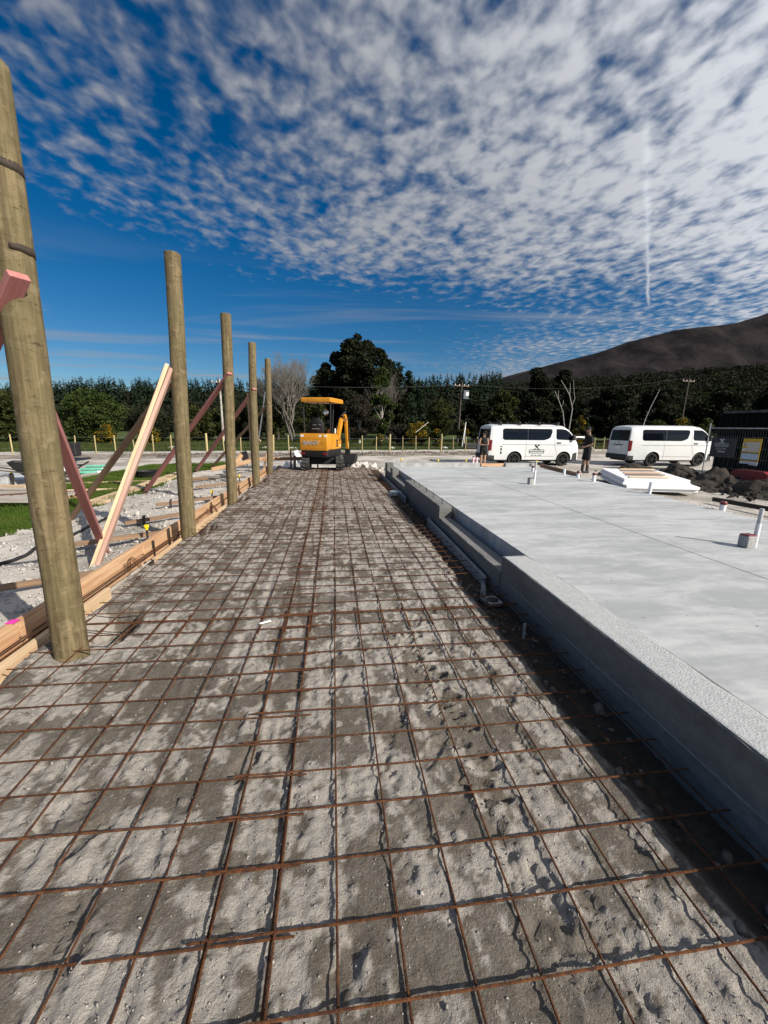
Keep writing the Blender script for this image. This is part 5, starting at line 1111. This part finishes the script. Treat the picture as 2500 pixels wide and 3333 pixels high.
sg2 = empty('safety_sign', (13.25, 11.37, .95), 0, 'yellow and white site safety notice hung on the site fence', 'sign')
MB().box(-.006, .006, -.29, .29, -.36, .36, .002).build('panel', m_signy, sg2)
def sgn(y0, y1, z0, z1, m_, nm='notice_panel'): MB().box(-.0095, -.0065, min(y0, y1), max(y0, y1), z0, z1).build(nm, m_, sg2)
for k in range(5): sgn(.13, -.26, .205 - k * .062, .245 - k * .062, m_bluewhite, 'text_line')
sgn(.27, .15, .14, .22, m_bluewhite, 'pictogram'); sgn(.27, .15, -.045, .055, m_bluewhite, 'pictogram'); MB().box(-.012, -.0098, .18, .24, .16, .20).build('pictogram_mark', m_ink, sg2)
sgn(.27, -.27, -.10, -.085, m_ink, 'divider'); sgn(.27, -.27, -.30, -.11, mat('notice_blue_grey', (.42, .50, .62), .5, var=.06)); sgn(.27, -.27, -.325, -.303, m_ink, 'divider')
MB().box(-.006, .006, -.29, .29, -.44, -.365, .002).build('lower_strip', m_bluewhite, sg2); MB().box(-.006, .006, -.28, -.02, -.475, -.448, .002).build('lower_strip', m_bluewhite, sg2)

# ------------------------------------------------------------------ post fence along the road
def fence_y(x): return 27.8 + .17 * x
th = MB().tube([(0, 0, -.3), (0, 0, 1.2), (0, 0, 1.225)], [.036, .034, .028], 10).build('fence_post', m_post, None, True); tk = MB().tube([(0, 0, -.3), (0, 0, 1.3), (0, 0, 1.33)], [.068, .064, .055], 12).build('fence_post', m_post, None, True)
first = {0: th, 1: tk}; usedp = set()
k = 0
for i in range(52):
    x = -25.6 + .985 * i; y = fence_y(x); big_ = 1 if (i % 4 == 2 and -10 < x < 16) else 0
    o = first[big_] if big_ not in usedp else first[big_].copy()
    if big_ in usedp: COL.objects.link(o)
    usedp.add(big_); o.location = (x, y, zs(x, y)); o.rotation_euler = (R(random.uniform(-2, 2)), R(random.uniform(-2, 2)), random.uniform(0, 6)); o.scale = (1, 1, random.uniform(.95, 1.05))
    if big_: tag(o, 'thick round fence post in the row behind the gravel road', 'fence post', 'thick posts of the roadside fence')
    else: tag(o, 'thin round fence post in the row behind the gravel road', 'fence post', 'thin posts of the roadside fence')
for z, l in ((1.12, 'top wire of the roadside post fence'), (.80, 'middle wire of the roadside post fence'), (.5, 'lower wire of the roadside post fence')):
    tag(MB().tube([(x, fence_y(x) - .04, -.42 + z) for x in np.arange(-25.6, 25.7, 3.9)], .0035, 4).build('fence_wire', m_galv), l, 'wire')
# bits beside the right-hand fence
pf = empty('bent_pipe', (18.6, 29.6, -.4), 0, 'white bent pipe standing by the fence between the vans', 'pipe'); MB().tube([(0, 0, 0), (0, 0, 1.15), (.08, 0, 1.28), (.25, 0, 1.3), (.75, 0, 1.3), (.9, 0, 1.22)], .07, 10).build('bend', m_pvc, pf, True); MB().tube([(.1, .1, 0), (.1, .1, .9)], .09, 10).build('sleeve', m_black, pf, True)
gd = MB().tube([(0, 0, 0), (0, 0, .02), (0, 0, .92), (0, 0, .94)], [.2, .22, .22, .2], 18).build('grey_drum', mat('grey_drum', (.32, .34, .35), .5, metal=.3), None, True); gd.location = (17.6, 29.4, -.42); tag(gd, 'grey metal drum by the fence behind the person in gumboots', 'drum')
o = beam('fence_stay', (19.75, 30.1, 1.0), (20.9, 30.0, -.35), .07, .07, m_grey_t); tag(o, 'slanting timber stay on the fence post left of the plain van', 'stay')
# ------------------------------------------------------------------ plants
m_bark = mat('bark', (.06, .048, .036), .9, var=.4, vs=9, bump=.5, stretch=(1, 1, .3)); m_palebark = mat('pale_bark', (.36, .33, .29), .85, var=.35, vs=7, bump=.4, stretch=(1, 1, .3)); m_dead = mat('dead_wood', (.30, .28, .25), .85, var=.2, vs=6)
lm_dark = leafmat('dark_evergreen_leaves', (.007, .010, .004), (.018, .023, .008), .1); lm_pine = leafmat('pine_needles', (.009, .018, .009), (.020, .034, .015), .1); lm_olive = leafmat('olive_leaves', (.022, .030, .007), (.050, .052, .014), .18)
lm_green = leafmat('fresh_leaves', (.024, .040, .008), (.052, .072, .018), .2); lm_grey = leafmat('grey_twigs', (.022, .019, .013), (.042, .036, .026), .1); lm_gorse = leafmat('gorse_leaves', (.028, .038, .010), (.055, .060, .014), .15); lm_flower = leafmat('gorse_flowers', (.28, .155, .003), (.42, .25, .008), .2); lm_bush = leafmat('hillside_leaves', (.007, .009, .004), (.021, .023, .010), .1)
def leafquads(P, size, D=None, asp=1.6):
    n = len(P); d = rng.normal(size=(n, 3)) if D is None else D + rng.normal(scale=.45, size=(n, 3)); d /= np.linalg.norm(d, axis=1)[:, None]
    r = rng.normal(size=(n, 3)); s = np.cross(d, r); s /= np.linalg.norm(s, axis=1)[:, None] + 1e-9
    sz = size * rng.uniform(.6, 1.4, (n, 1)); a_ = d * sz * asp / 2; b = s * sz / 2
    VV = np.stack([P - a_, P + b * .9, P + a_, P - b * .9], 1).reshape(-1, 3); return VV, np.arange(4 * n).reshape(-1, 4)
def cloud(C, Rr, n):
    C = np.asarray(C, float); Rr = np.asarray(Rr, float); w_ = (Rr ** 2).mean(1); i = rng.choice(len(C), n, p=w_ / w_.sum())
    d = rng.normal(size=(n, 3)); d /= np.linalg.norm(d, axis=1)[:, None]; q = rng.uniform(.45, 1.0, (n, 1)) ** .6
    return C[i] + d * Rr[i] * q, d
def leafy(name, x, y, h, wd, label, lm, n=9000, size=.16, clumps=26, base=.12, bark=m_bark, trunk=.13, cat='tree', seed=0, flat_=1.0, flowers=None, group=None, cs=(.13, .25)):
    global rng
    keep = rng; rng = np.random.default_rng(1000 + seed)
    z0 = zs(x, y) - .05; e = empty(name, (x, y, z0), 0, label, cat, group)
    ph = rng.uniform(0, 2 * np.pi, clumps); tz = rng.uniform(0, 1, clumps); prof = np.sin(np.pi * (.12 + .80 * tz)) ** .7; rr = prof * wd / 2 * rng.uniform(.25, .82, clumps)
    zc = h * (base + (1 - base) * (.10 + .80 * tz)); C = np.stack([rr * np.cos(ph), rr * np.sin(ph) * flat_, zc], 1); s = rng.uniform(cs[0], cs[1], clumps) * wd; Rr = np.stack([s, s, s * rng.uniform(.55, .85, clumps)], 1)
    C[0] = (0, 0, h - Rr[0, 2] * .8)
    P, d = cloud(C, Rr, n); P[:, 2] = np.maximum(P[:, 2], .05); VV, FF = leafquads(P, size, d * .3)
    cr = link('crown', fastmesh('crown', VV, FF), lm, e)
    mb = MB(); mb.tube([(0, 0, 0), (.05 * wd * .3, 0, h * .3), (0, .02, h * .62), (0, 0, h * .85)], [trunk * 1.3, trunk, trunk * .6, trunk * .2], 8)
    for k in range(min(clumps, 12)):
        zb_ = min(C[k][2] * .6, h * .6); mb.tube([(0, 0, zb_), (C[k][0] * .5, C[k][1] * .5, (zb_ + C[k][2]) / 2 + .1), tuple(C[k])], [trunk * .45, trunk * .3, trunk * .1], 6)
    mb.build('trunk', bark, e, True)
    if flowers:
        P, d = cloud(C[: clumps * 2 // 3], Rr[: clumps * 2 // 3] * 1.04, flowers); VV, FF = leafquads(P, size * .8); link('flowers', fastmesh('flowers', VV, FF), lm_flower, e)
    rng = keep
    return e
def conifer(name, x, y, h, r, label, lm, n=6000, seed=0, size=.22, group=None, ragged=.3):
    global rng
    keep = rng; rng = np.random.default_rng(3000 + seed); e = empty(name, (x, y, zs(x, y) - .05), 0, label, 'tree', group)
    nb = 90; zb_ = h * rng.uniform(.06, .99, nb); az_ = rng.uniform(0, 6.28, nb); ln = r * (1 - zb_ / h) ** .75 * rng.uniform(1 - ragged * 1.6, 1 + ragged, nb) + .12
    i = rng.choice(nb, n, p=ln / ln.sum()); s = rng.random(n) ** .7; P = np.stack([np.cos(az_[i]) * ln[i] * s, np.sin(az_[i]) * ln[i] * s, zb_[i] - .18 * ln[i] * s ** 2 + .12 * ln[i] * s], 1) + rng.normal(scale=.10 + .05 * r, size=(n, 3)) * np.array([1, 1, .55])
    P[:, 2] = np.maximum(P[:, 2], .05)
    VV, FF = leafquads(P, size, np.stack([np.cos(az_[i]), np.sin(az_[i]), np.full(n, .1)], 1)); link('crown', fastmesh('crown', VV, FF), lm, e)
    MB().tube([(0, 0, 0), (0, 0, h * .5), (0, 0, h * .98)], [.18, .11, .02], 8).build('trunk', m_bark, e, True)
    rng = keep
    return e
def bare(name, x, y, h, wd, label, m, seed=0, trunks=1, depth=5, r0=.13, spreadk=.5, cat='tree', twig=.006):
    rr = random.Random(seed); e = empty(name, (x, y, zs(x, y) - .05), 0, label, cat); tr = MB(); tw = MB()
    def grow(p, d, L, r, k):
        q = p + d * L * .5 + Vector((rr.uniform(-1, 1), rr.uniform(-1, 1), rr.uniform(-.3, .6))) * L * .07; e_ = p + d * L
        (tr if k >= depth - 2 else tw).tube([p, q, e_], [r, r * .86, r * .68], 6 if k >= depth - 2 else 4, cap=False)
        if k <= 0: return
        for j in range(rr.choice((2, 3, 3)) if k < depth else 3):
            nd = (d + Vector((rr.uniform(-1, 1), rr.uniform(-1, 1), rr.uniform(-.25, .75))) * spreadk).normalized(); grow(e_ if j else p.lerp(e_, .75), nd, L * rr.uniform(.62, .88), max(r * .62, twig), k - 1)
    for t in range(trunks):
        a_ = rr.uniform(0, 6.28); grow(Vector((.15 * t * math.cos(a_), .15 * t * math.sin(a_), 0)), Vector((.28 * math.cos(a_) * (trunks > 1), .28 * math.sin(a_) * (trunks > 1), 1)).normalized(), h * .27, r0, depth)
    tr.build('trunk', m, e, True, fix=False)
    if tw.v: tw.build('branches', m, e, fix=False)
    return e
bare('bare_tree', -4.5, 49, 9.6, 7, 'leafless spreading tree behind the yellow digger', mat('grey_bark', (.15, .132, .112), .9, var=.3, vs=7), 5, 4, 7, .11, .56, twig=.007)
leafy('evergreen_tree', 3.5, 60, 14.6, 10.5, 'tallest dark evergreen tree behind the digger', lm_dark, 40000, .32, 130, .06, seed=1, cs=(.055, .14))
leafy('evergreen_tree', -.9, 60, 10.6, 5.4, 'dark evergreen with a lobed top left of the tallest tree', lm_dark, 13000, .30, 60, .06, seed=2, cs=(.07, .17))
leafy('evergreen_tree', 8.6, 66, 12.2, 8.4, 'dark evergreen behind the fresh green tree', lm_dark, 26000, .32, 90, .06, seed=3, cs=(.06, .15))
leafy('green_tree', 5.9, 50, 8.9, 3.6, 'fresh green tree with pale trunk right of the digger', lm_green, 9000, .16, 60, .06, m_palebark, .10, seed=4, cs=(.07, .16))
leafy('grey_tree', 2.9, 46, 5.4, 4.4, 'grey brown twiggy tree directly behind the digger arm', lm_grey, 10000, .13, 22, .05, m_palebark, seed=5)
bare('bare_tree', 7.3, 55, 9.4, 4, 'thin leafless tree rising among the dark evergreens', MATS['grey_bark'], 11, 2, 6, .08, .35, twig=.008)
for k, (x, y, h, r, l) in enumerate(((11.6, 74, 13.4, 2.6, 'tallest of the pines right of the dark evergreens'), (13.8, 76, 12.3, 2.4, 'pine second in the dark row right of the evergreens'), (16.2, 78, 10.6, 2.2, 'shorter pine at the right end of the dark row'), (9.9, 72, 12.2, 2.3, 'pine close behind the dark evergreens'))): conifer('pine_tree', x, y, h, r, l, lm_pine, 6000, k, .26)
leafy('round_tree', -24.4, 45, 5.3, 6.4, 'round glossy green tree left of the second pole', lm_green, 14000, .17, 30, .02, seed=6)
leafy('olive_tree', -31.5, 44, 4.8, 5.6, 'dark olive tree at the left picture edge', lm_olive, 9000, .18, 20, .02, seed=7)
leafy('olive_tree', -38, 47, 5.2, 6.4, 'dark tree behind the olive tree at the left edge', lm_dark, 8000, .2, 20, .02, seed=8)
for k, (x, y, h, w_, lm, l) in enumerate(((-19.6, 47, 4.2, 4.8, lm_dark, 'dark rounded shrub between the first and second poles'), (-15.6, 49, 4.8, 4.6, lm_olive, 'olive shrub tree seen past the second pole'), (-12.4, 52, 5.4, 5.2, lm_olive, 'olive tree between the second and third poles'), (-9.4, 50, 5.0, 4.2, lm_dark, 'dark shrub tree between the third and fourth poles'), (-7.0, 53, 6.4, 4.4, lm_olive, 'brown olive tree left of the leafless tree'), (-2.6, 54, 6.6, 4.6, lm_olive, 'brown olive tree right of the leafless tree'), (-1.6, 47, 3.0, 3.4, lm_dark, 'low dark shrub behind the digger canopy'))): leafy('shrub_tree', x, y, h * .84, w_, l, lm, 8000, .17, 20, .02, seed=20 + k)
leafy('grey_green_tree', 11.2, 42.5, 4.9, 3.4, 'small grey green tree beside the yellow gorse', lm_olive, 6000, .13, 18, .12, m_bark, .07, seed=30)
for k, (x, y, h, w_, l) in enumerate(((-21.5, 42, 1.9, 2.6, 'yellow flowered gorse bush left of the second pole'), (-17.6, 42, 1.7, 2.6, 'yellow flowered gorse beside the dark shrub by the second pole'), (8.8, 41, 2.4, 3.2, 'large yellow flowered gorse bush right of the digger'), (10.4, 40, 1.8, 1.6, 'small upright gorse bush at the foot of the grey green tree'), (13.6, 41.5, 2.4, 1.5, 'narrow yellow gorse bush left of the first van'), (16.6, 42, 1.5, 1.8, 'low gorse bush just left of the first van roof'), (4.6, 41, 1.3, 1.2, 'small gorse bush near the fresh green tree'), (26.3, 41, 3.4, 1.5, 'gorse with a yellow top between the dead trunks'), (36.5, 39, 3.2, 3.0, 'yellow tipped gorse above the front of the plain van'))): leafy('gorse_bush', x, y, h, w_, l, lm_gorse, 3600, .11, 14, .0, m_bark, .05, 'bush', 40 + k, flowers=1500)
leafy('low_bush', 6.7, 42, 2.2, 3.0, 'low grey brown bush left of the gorse', lm_grey, 5000, .12, 14, .0, m_bark, .05, 'bush', 60)
for k, (x, y, h, w_, lm, l) in enumerate(((29.5, 58, 10.6, 7.5, lm_dark, 'big dark evergreen above the first van'), (35.2, 60, 10.8, 7.0, lm_dark, 'big dark evergreen right of the dead trunks'), (40.2, 56, 8.4, 6.0, lm_dark, 'dark evergreen above the rear of the plain van'), (24.0, 56, 7.2, 5.6, lm_olive, 'olive tree left of the dead trunks'), (19.2, 54, 6.0, 5.2, lm_dark, 'dark shrub tree above the rear of the first van'), (47, 55, 8.0, 7.2, lm_dark, 'dark tree above the middle of the plain van'), (54, 52, 8.0, 8.0, lm_dark, 'dark tree left of the container'), (59, 46, 7.0, 7.0, lm_olive, 'olive tree right above the container'), (66, 54, 9.0, 8.0, lm_dark, 'dark tree above the container at the right edge'))): leafy('evergreen_tree', x, y, h, w_, l, lm, 14000, .24, 60, .02, seed=70 + k, cs=(.07, .16))
conifer('pine_tree', 38.6, 50, 7.8, 2.4, 'dark conifer behind the whip aerial', lm_dark, 5000, 31, .2)
for k, (x, y, h, w_, l) in enumerate(((27.6, 42, 2.6, 2.0, 'green bush beside the dead trunks'), (34.8, 40, 3.0, 2.6, 'fresh green bush above the plain van roof, left one'), (38.4, 40.5, 2.9, 2.4, 'fresh green bush above the plain van roof, middle one'), (41.5, 41, 3.3, 2.6, 'tall fresh green bush behind the plain van front'), (44.5, 40, 2.6, 2.4, 'fresh green bush left of the fence post'))): leafy('green_bush', x, y, h, w_, l, lm_green if k else lm_olive, 4000, .13, 14, .0, m_bark, .05, 'bush', 90 + k)
def snag(x, label, limbs):
    e = empty('dead_tree', (x, 44, zs(x, 44)), 0, label, 'tree'); z0 = zs(x, 44)
    for k, l_ in enumerate(limbs):
        n_ = len(l_); r0 = .075 if k == 0 else .04
        MB().tube([(a_ - x, .1 * math.sin(2.3 * i_ + k), b_ - z0) for i_, (a_, b_) in enumerate(l_)], [r0 * (1 - .62 * i_ / (n_ - 1)) for i_ in range(n_)], 8).build('trunk' if k == 0 else 'limb', m_dead, e, True)
snag(26.6, 'pale dead tree trunk above the first van, left one', [[(26.75, -.5), (26.42, 1.55), (25.9, 3.4), (25.35, 4.67), (24.75, 5.65)], [(25.35, 4.67), (25.2, 5.2), (25.13, 5.75)], [(25.7, 3.95), (25.85, 4.3), (25.9, 4.68)]])
snag(27.0, 'pale dead tree trunk above the first van, right one', [[(26.95, -.5), (26.99, 1.56), (27.01, 3.79), (26.6, 5.24), (26.07, 5.95), (25.31, 6.83)], [(26.95, 3.97), (27.24, 4.89), (27.02, 5.61), (26.9, 6.87)], [(26.6, 5.24), (26.5, 5.9), (26.48, 6.59)]])
# ------------------------------------------------------------------ power poles and lines
def power_pole(x, y, h, label, m_, trf, lean=0.0):
    e = empty('power_pole', (x, y, zs(x, y)), 0, label, 'power pole'); e.rotation_euler = (0, lean, 0)
    MB().tube([(0, 0, -.2), (0, 0, h)], [.15, .10], 12).build('pole', m_, e, True); a_ = MB().box(-.9, .9, -.05, .05, h - .45, h - .35, .01).build('crossarm', m_brown, e)
    for q in (-.8, -.3, .3, .8): MB().tube([(q, 0, h - .35), (q, 0, h - .2)], [.04, .05], 8).build('insulator', m_white, a_, True)
    if trf: MB().box(.2, .85, -.3, .3, h - 1.9, h - .9, .05).build('transformer', mat('transformer_grey', (.10, .12, .14), .5), e); MB().box(.5, .84, -.304, -.3, h - 1.5, h - 1.1).build('plate', m_white, e)
    return e
power_pole(-12.4, 48, 6.9, 'pale concrete power pole seen between the second and third poles', m_palebark, False); power_pole(15.0, 48, 7.2, 'dark power pole with a grey transformer left of the vans', m_bark, True, .03); power_pole(48.5, 52, 9.0, 'dark power pole among the trees behind the plain van', m_bark, False, .02)
m_wire = mat('wire_grey', (.12, .12, .125), .6)
for k, (a_, b_) in enumerate((((-12.9, 48, 6.2), (14.5, 48, 6.5)), ((-11.9, 48, 6.2), (15.8, 48, 6.5)), ((-60, 44, 8.2), (-12.9, 48, 6.2)), ((15.8, 48, 6.5), (48.5, 52, 8.6)))):
    a_, b_ = Vector(a_), Vector(b_); sag = .5 if k < 2 else .9
    tag(MB().tube([a_.lerp(b_, s / 16) - Vector((0, 0, sag * 4 * (s / 16) * (1 - s / 16))) for s in range(17)], .007, 4).build('power_line', m_wire), ('power line from the pale pole to the transformer pole, front', 'power line from the pale pole to the transformer pole, rear', 'power line leaving the picture at left', 'power line running behind the vans to the right')[k], 'wire')
for x, y, h, l, ln in ((12.5, 38.5, 2.5, 'thin white marker stake leaning beside the narrow gorse', .12), (13.2, 40, 2.3, 'thin white marker stake standing by the power pole', .03)):
    o = MB().tube([(0, 0, 0), (h * ln, 0, h)], .035, 8).build('marker_stake', m_white, None, True); o.location = (x, y, zs(x, y)); tag(o, l, 'stake')
o = beam('marker_stake', (8.0, 39.2, 1.0), (9.3, 39.4, 2.0), .028, .028, m_white_t); tag(o, 'white stick lying slanted across the large gorse bush', 'stick')
tk_ = MB().box(-.6, .6, -.4, .4, 0, .5, .04).build('water_trough', m_black); tk_.location = (12.6, 36.0, zs(12.6, 36)); tag(tk_, 'black trough in the field left of the vans', 'trough')
for k, (x, y) in enumerate(((5.2, 36), (-3.4, 34.5), (-5.5, 35), (10.2, 36.5), (16, 36), (-13, 35.2))):
    o = MB().ball((0, 0, .05), (.34 + .1 * (k % 3), .2, .14), 10, 6).build('field_rock', m_stone, None, True); o.location = (x, y, zs(x, y)); tag(o, ('pale rock in the field right of the digger', 'pale rock left of the digger cab', 'pale rock between the fourth and fifth poles', 'pale rock near the black trough', 'pale rock left of the first van', 'pale rock seen past the second pole')[k], 'rock')

# ------------------------------------------------------------------ hills, forest, mountain
def ridge(x): return np.interp(x, [-900, -420, -204, -140, -60, 71, 160, 241, 343, 600, 1200], [9, 11, 13.5, 18.5, 21, 26, 33, 40, 49, 66, 80])
def zh(x, y): return ridge(x * 300 / np.maximum(y, 120)) * np.maximum(0, sstep(y, 75, 300) * np.minimum(y / 300, 1.6)) + 3 * (fbm(x * .02, y * .02, 3, 61) - .5) * sstep(y, 90, 160) - .6
hx = np.linspace(-900, 1200, 160); hy = np.concatenate([np.linspace(72, 320, 60), np.linspace(335, 700, 14)]); HX, HY = np.meshgrid(hx, hy); HZ = zh(HX, HY); i_ = (np.arange(len(hy) - 1)[:, None] * len(hx) + np.arange(len(hx) - 1)[None])
tag(link('forest_hill', fastmesh('forest_hill', np.stack([HX, HY, HZ], -1).reshape(-1, 3), np.stack([i_, i_ + 1, i_ + len(hx) + 1, i_ + len(hx)], -1).reshape(-1, 4)), mat('hill_undergrowth', (.010, .013, .006), 1.0, var=.4, vs=.2, spec=0.0), None, True), kind='structure')
N = 2600; ty_ = 78 + 232 * rng.random(N) ** .7; tx_ = ty_ * rng.uniform(-.95, 1.5, N); th_ = rng.uniform(3.5, 7.0, N); VVs = []; FFs = []; q = 64
C = np.stack([tx_, ty_, zh(tx_, ty_) + th_ * .45], 1); d = rng.normal(size=(N, q, 3)); d /= np.linalg.norm(d, axis=2)[..., None]; d[..., 2] = np.abs(d[..., 2]) * 1.0 - .25
P = C[:, None] + d * (th_ * .55)[:, None, None] * rng.uniform(.6, 1.05, (N, q, 1)) * np.array([1.1, 1.1, 1.0]); VV, FF = leafquads(P.reshape(-1, 3), .85, d.reshape(-1, 3) * .6, 1.3)
tag(link('hillside_forest', fastmesh('hillside_forest', VV, FF), lm_bush), 'dark native bush covering the low hills behind the field', 'forest', kind='stuff')
N = 950; u_ = rng.random(N); ty_ = np.where(u_ < .55, rng.uniform(270, 312, N), rng.uniform(170, 290, N)); tx_ = ty_ * rng.uniform(-.80, .42, N); th_ = rng.uniform(7, 14.5, N); L_ = 46; s = rng.random((N, L_)); a_ = rng.uniform(0, 6.28, (N, L_)); rd_ = th_[:, None] * .19 * (1 - s) ** .8 + .15
P = np.stack([tx_[:, None] + np.cos(a_) * rd_ * .6, ty_[:, None] + np.sin(a_) * rd_ * .6, zh(tx_, ty_)[:, None] + th_[:, None] * s], -1); D_ = np.stack([np.cos(a_), np.sin(a_), np.full_like(a_, -.25)], -1)
n_ = N * L_; Pf = P.reshape(-1, 3); Df = D_.reshape(-1, 3); rf = rd_.reshape(-1, 1); sd2 = np.cross(Df, [0, 0, 1.0]); VV = np.stack([Pf - Df * rf * .6 + [0, 0, .5], Pf + Df * rf + sd2 * .35 * rf, Pf + Df * rf * 1.15 - [0, 0, .2], Pf + Df * rf - sd2 * .35 * rf], 1).reshape(-1, 3)
top_ = np.stack([np.stack([tx_ - .35, ty_, zh(tx_, ty_) + th_ * .75], 1), np.stack([tx_ + .35, ty_, zh(tx_, ty_) + th_ * .75], 1), np.stack([tx_, ty_, zh(tx_, ty_) + th_ * 1.06], 1), np.stack([tx_, ty_ + .3, zh(tx_, ty_) + th_ * .75], 1)], 1).reshape(-1, 3)
VV = np.concatenate([VV, top_]); tag(link('pine_plantation', fastmesh('pine_plantation', VV, np.arange(len(VV)).reshape(-1, 4)), lm_pine), 'far row of dark pines along the hill skyline', 'forest', kind='stuff')
# mountain
mx_ = np.linspace(-200, 11000, 190); my_ = np.linspace(2300, 7000, 110); MX, MY = np.meshgrid(mx_, my_)
rdg = np.interp(MX * 4000 / 4000, [-200, 900, 1400, 1820, 2200, 2685, 3000, 3500, 3900, 4200, 4531, 5200, 6500, 8000, 11000], [40, 330, 440, 560, 665, 790, 905, 1035, 1085, 1130, 1235, 1480, 1900, 2050, 1500])
g_ = fbm(MX * .0012, MY * .0008, 5, 501, .55) - .5; prof = np.exp(-((MY - 4000) / np.where(MY < 4000, 950, 1500)) ** 2); MZ = rdg * prof * (1 + .8 * g_ * (1 - prof ** 3)) + 130 * (fbm(MX * .004, MY * .003, 4, 521) - .5) * (1 - prof ** 4) + 10 * (fbm(MX * .006, MY * .006, 3, 531) - .5) - 30
i_ = (np.arange(len(my_) - 1)[:, None] * len(mx_) + np.arange(len(mx_) - 1)[None])
def mountain_mat():
    m = bpy.data.materials.new('mountain_scrub'); m.use_nodes = True; n = NT(m.node_tree); n.n.clear(); p = n.new('ShaderNodeBsdfPrincipled', i_Roughness=.95); n.new('ShaderNodeOutputMaterial', i_Surface=p.outputs[0]); p.inputs['Specular IOR Level'].default_value = .05
    t = n.new('ShaderNodeTexCoord'); v = t.outputs['Object']; z = n.new('ShaderNodeSeparateXYZ', i_0=v).outputs[2]; a1 = n.noise(v, .004, 6, .65, .4); a2 = n.noise(v, .0012, 4, .55)
    base = n.mix(n.ss(a1, .35, .65), (.0075, .0068, .0078, 1), (.025, .020, .021, 1)); base = n.mix(n.ss(a2, .55, .7, 0, .6), base, (.040, .032, .019, 1))
    base = n.mix(n.ss(n.m('ADD', z, n.m('MULTIPLY', n.m('SUBTRACT', a1, .5), 500.0)), 470, 300), base, (.014, .022, .014, 1)); n.inp(p, 'Base Color', base)
    b = n.new('ShaderNodeBump', i_Height=a1, i_Strength=.6); b.inputs['Distance'].default_value = 40; n.inp(p, 'Normal', b.outputs[0]); return m
tag(link('mountain', fastmesh('mountain', np.stack([MX, MY, MZ], -1).reshape(-1, 3), np.stack([i_, i_ + 1, i_ + len(mx_) + 1, i_ + len(mx_)], -1).reshape(-1, 4)), mountain_mat(), None, True), kind='structure')
fx = np.linspace(-9000, -1500, 90); fy = np.linspace(5200, 7600, 20); FX, FY = np.meshgrid(fx, fy); FZ = (430 + 260 * (fbm(FX * .0008, FY * 0, 3, 601) - .5) - .06 * (FX + 5000)) * np.exp(-((FY - 6400) / 700) ** 2) - 20; i_ = (np.arange(19)[:, None] * 90 + np.arange(89)[None])
tag(link('far_hills', fastmesh('far_hills', np.stack([FX, FY, FZ], -1).reshape(-1, 3), np.stack([i_, i_ + 1, i_ + 91, i_ + 90], -1).reshape(-1, 4)), mat('far_hill_scrub', (.05, .055, .05), .95, var=.3, vs=.002), None, True), kind='structure')
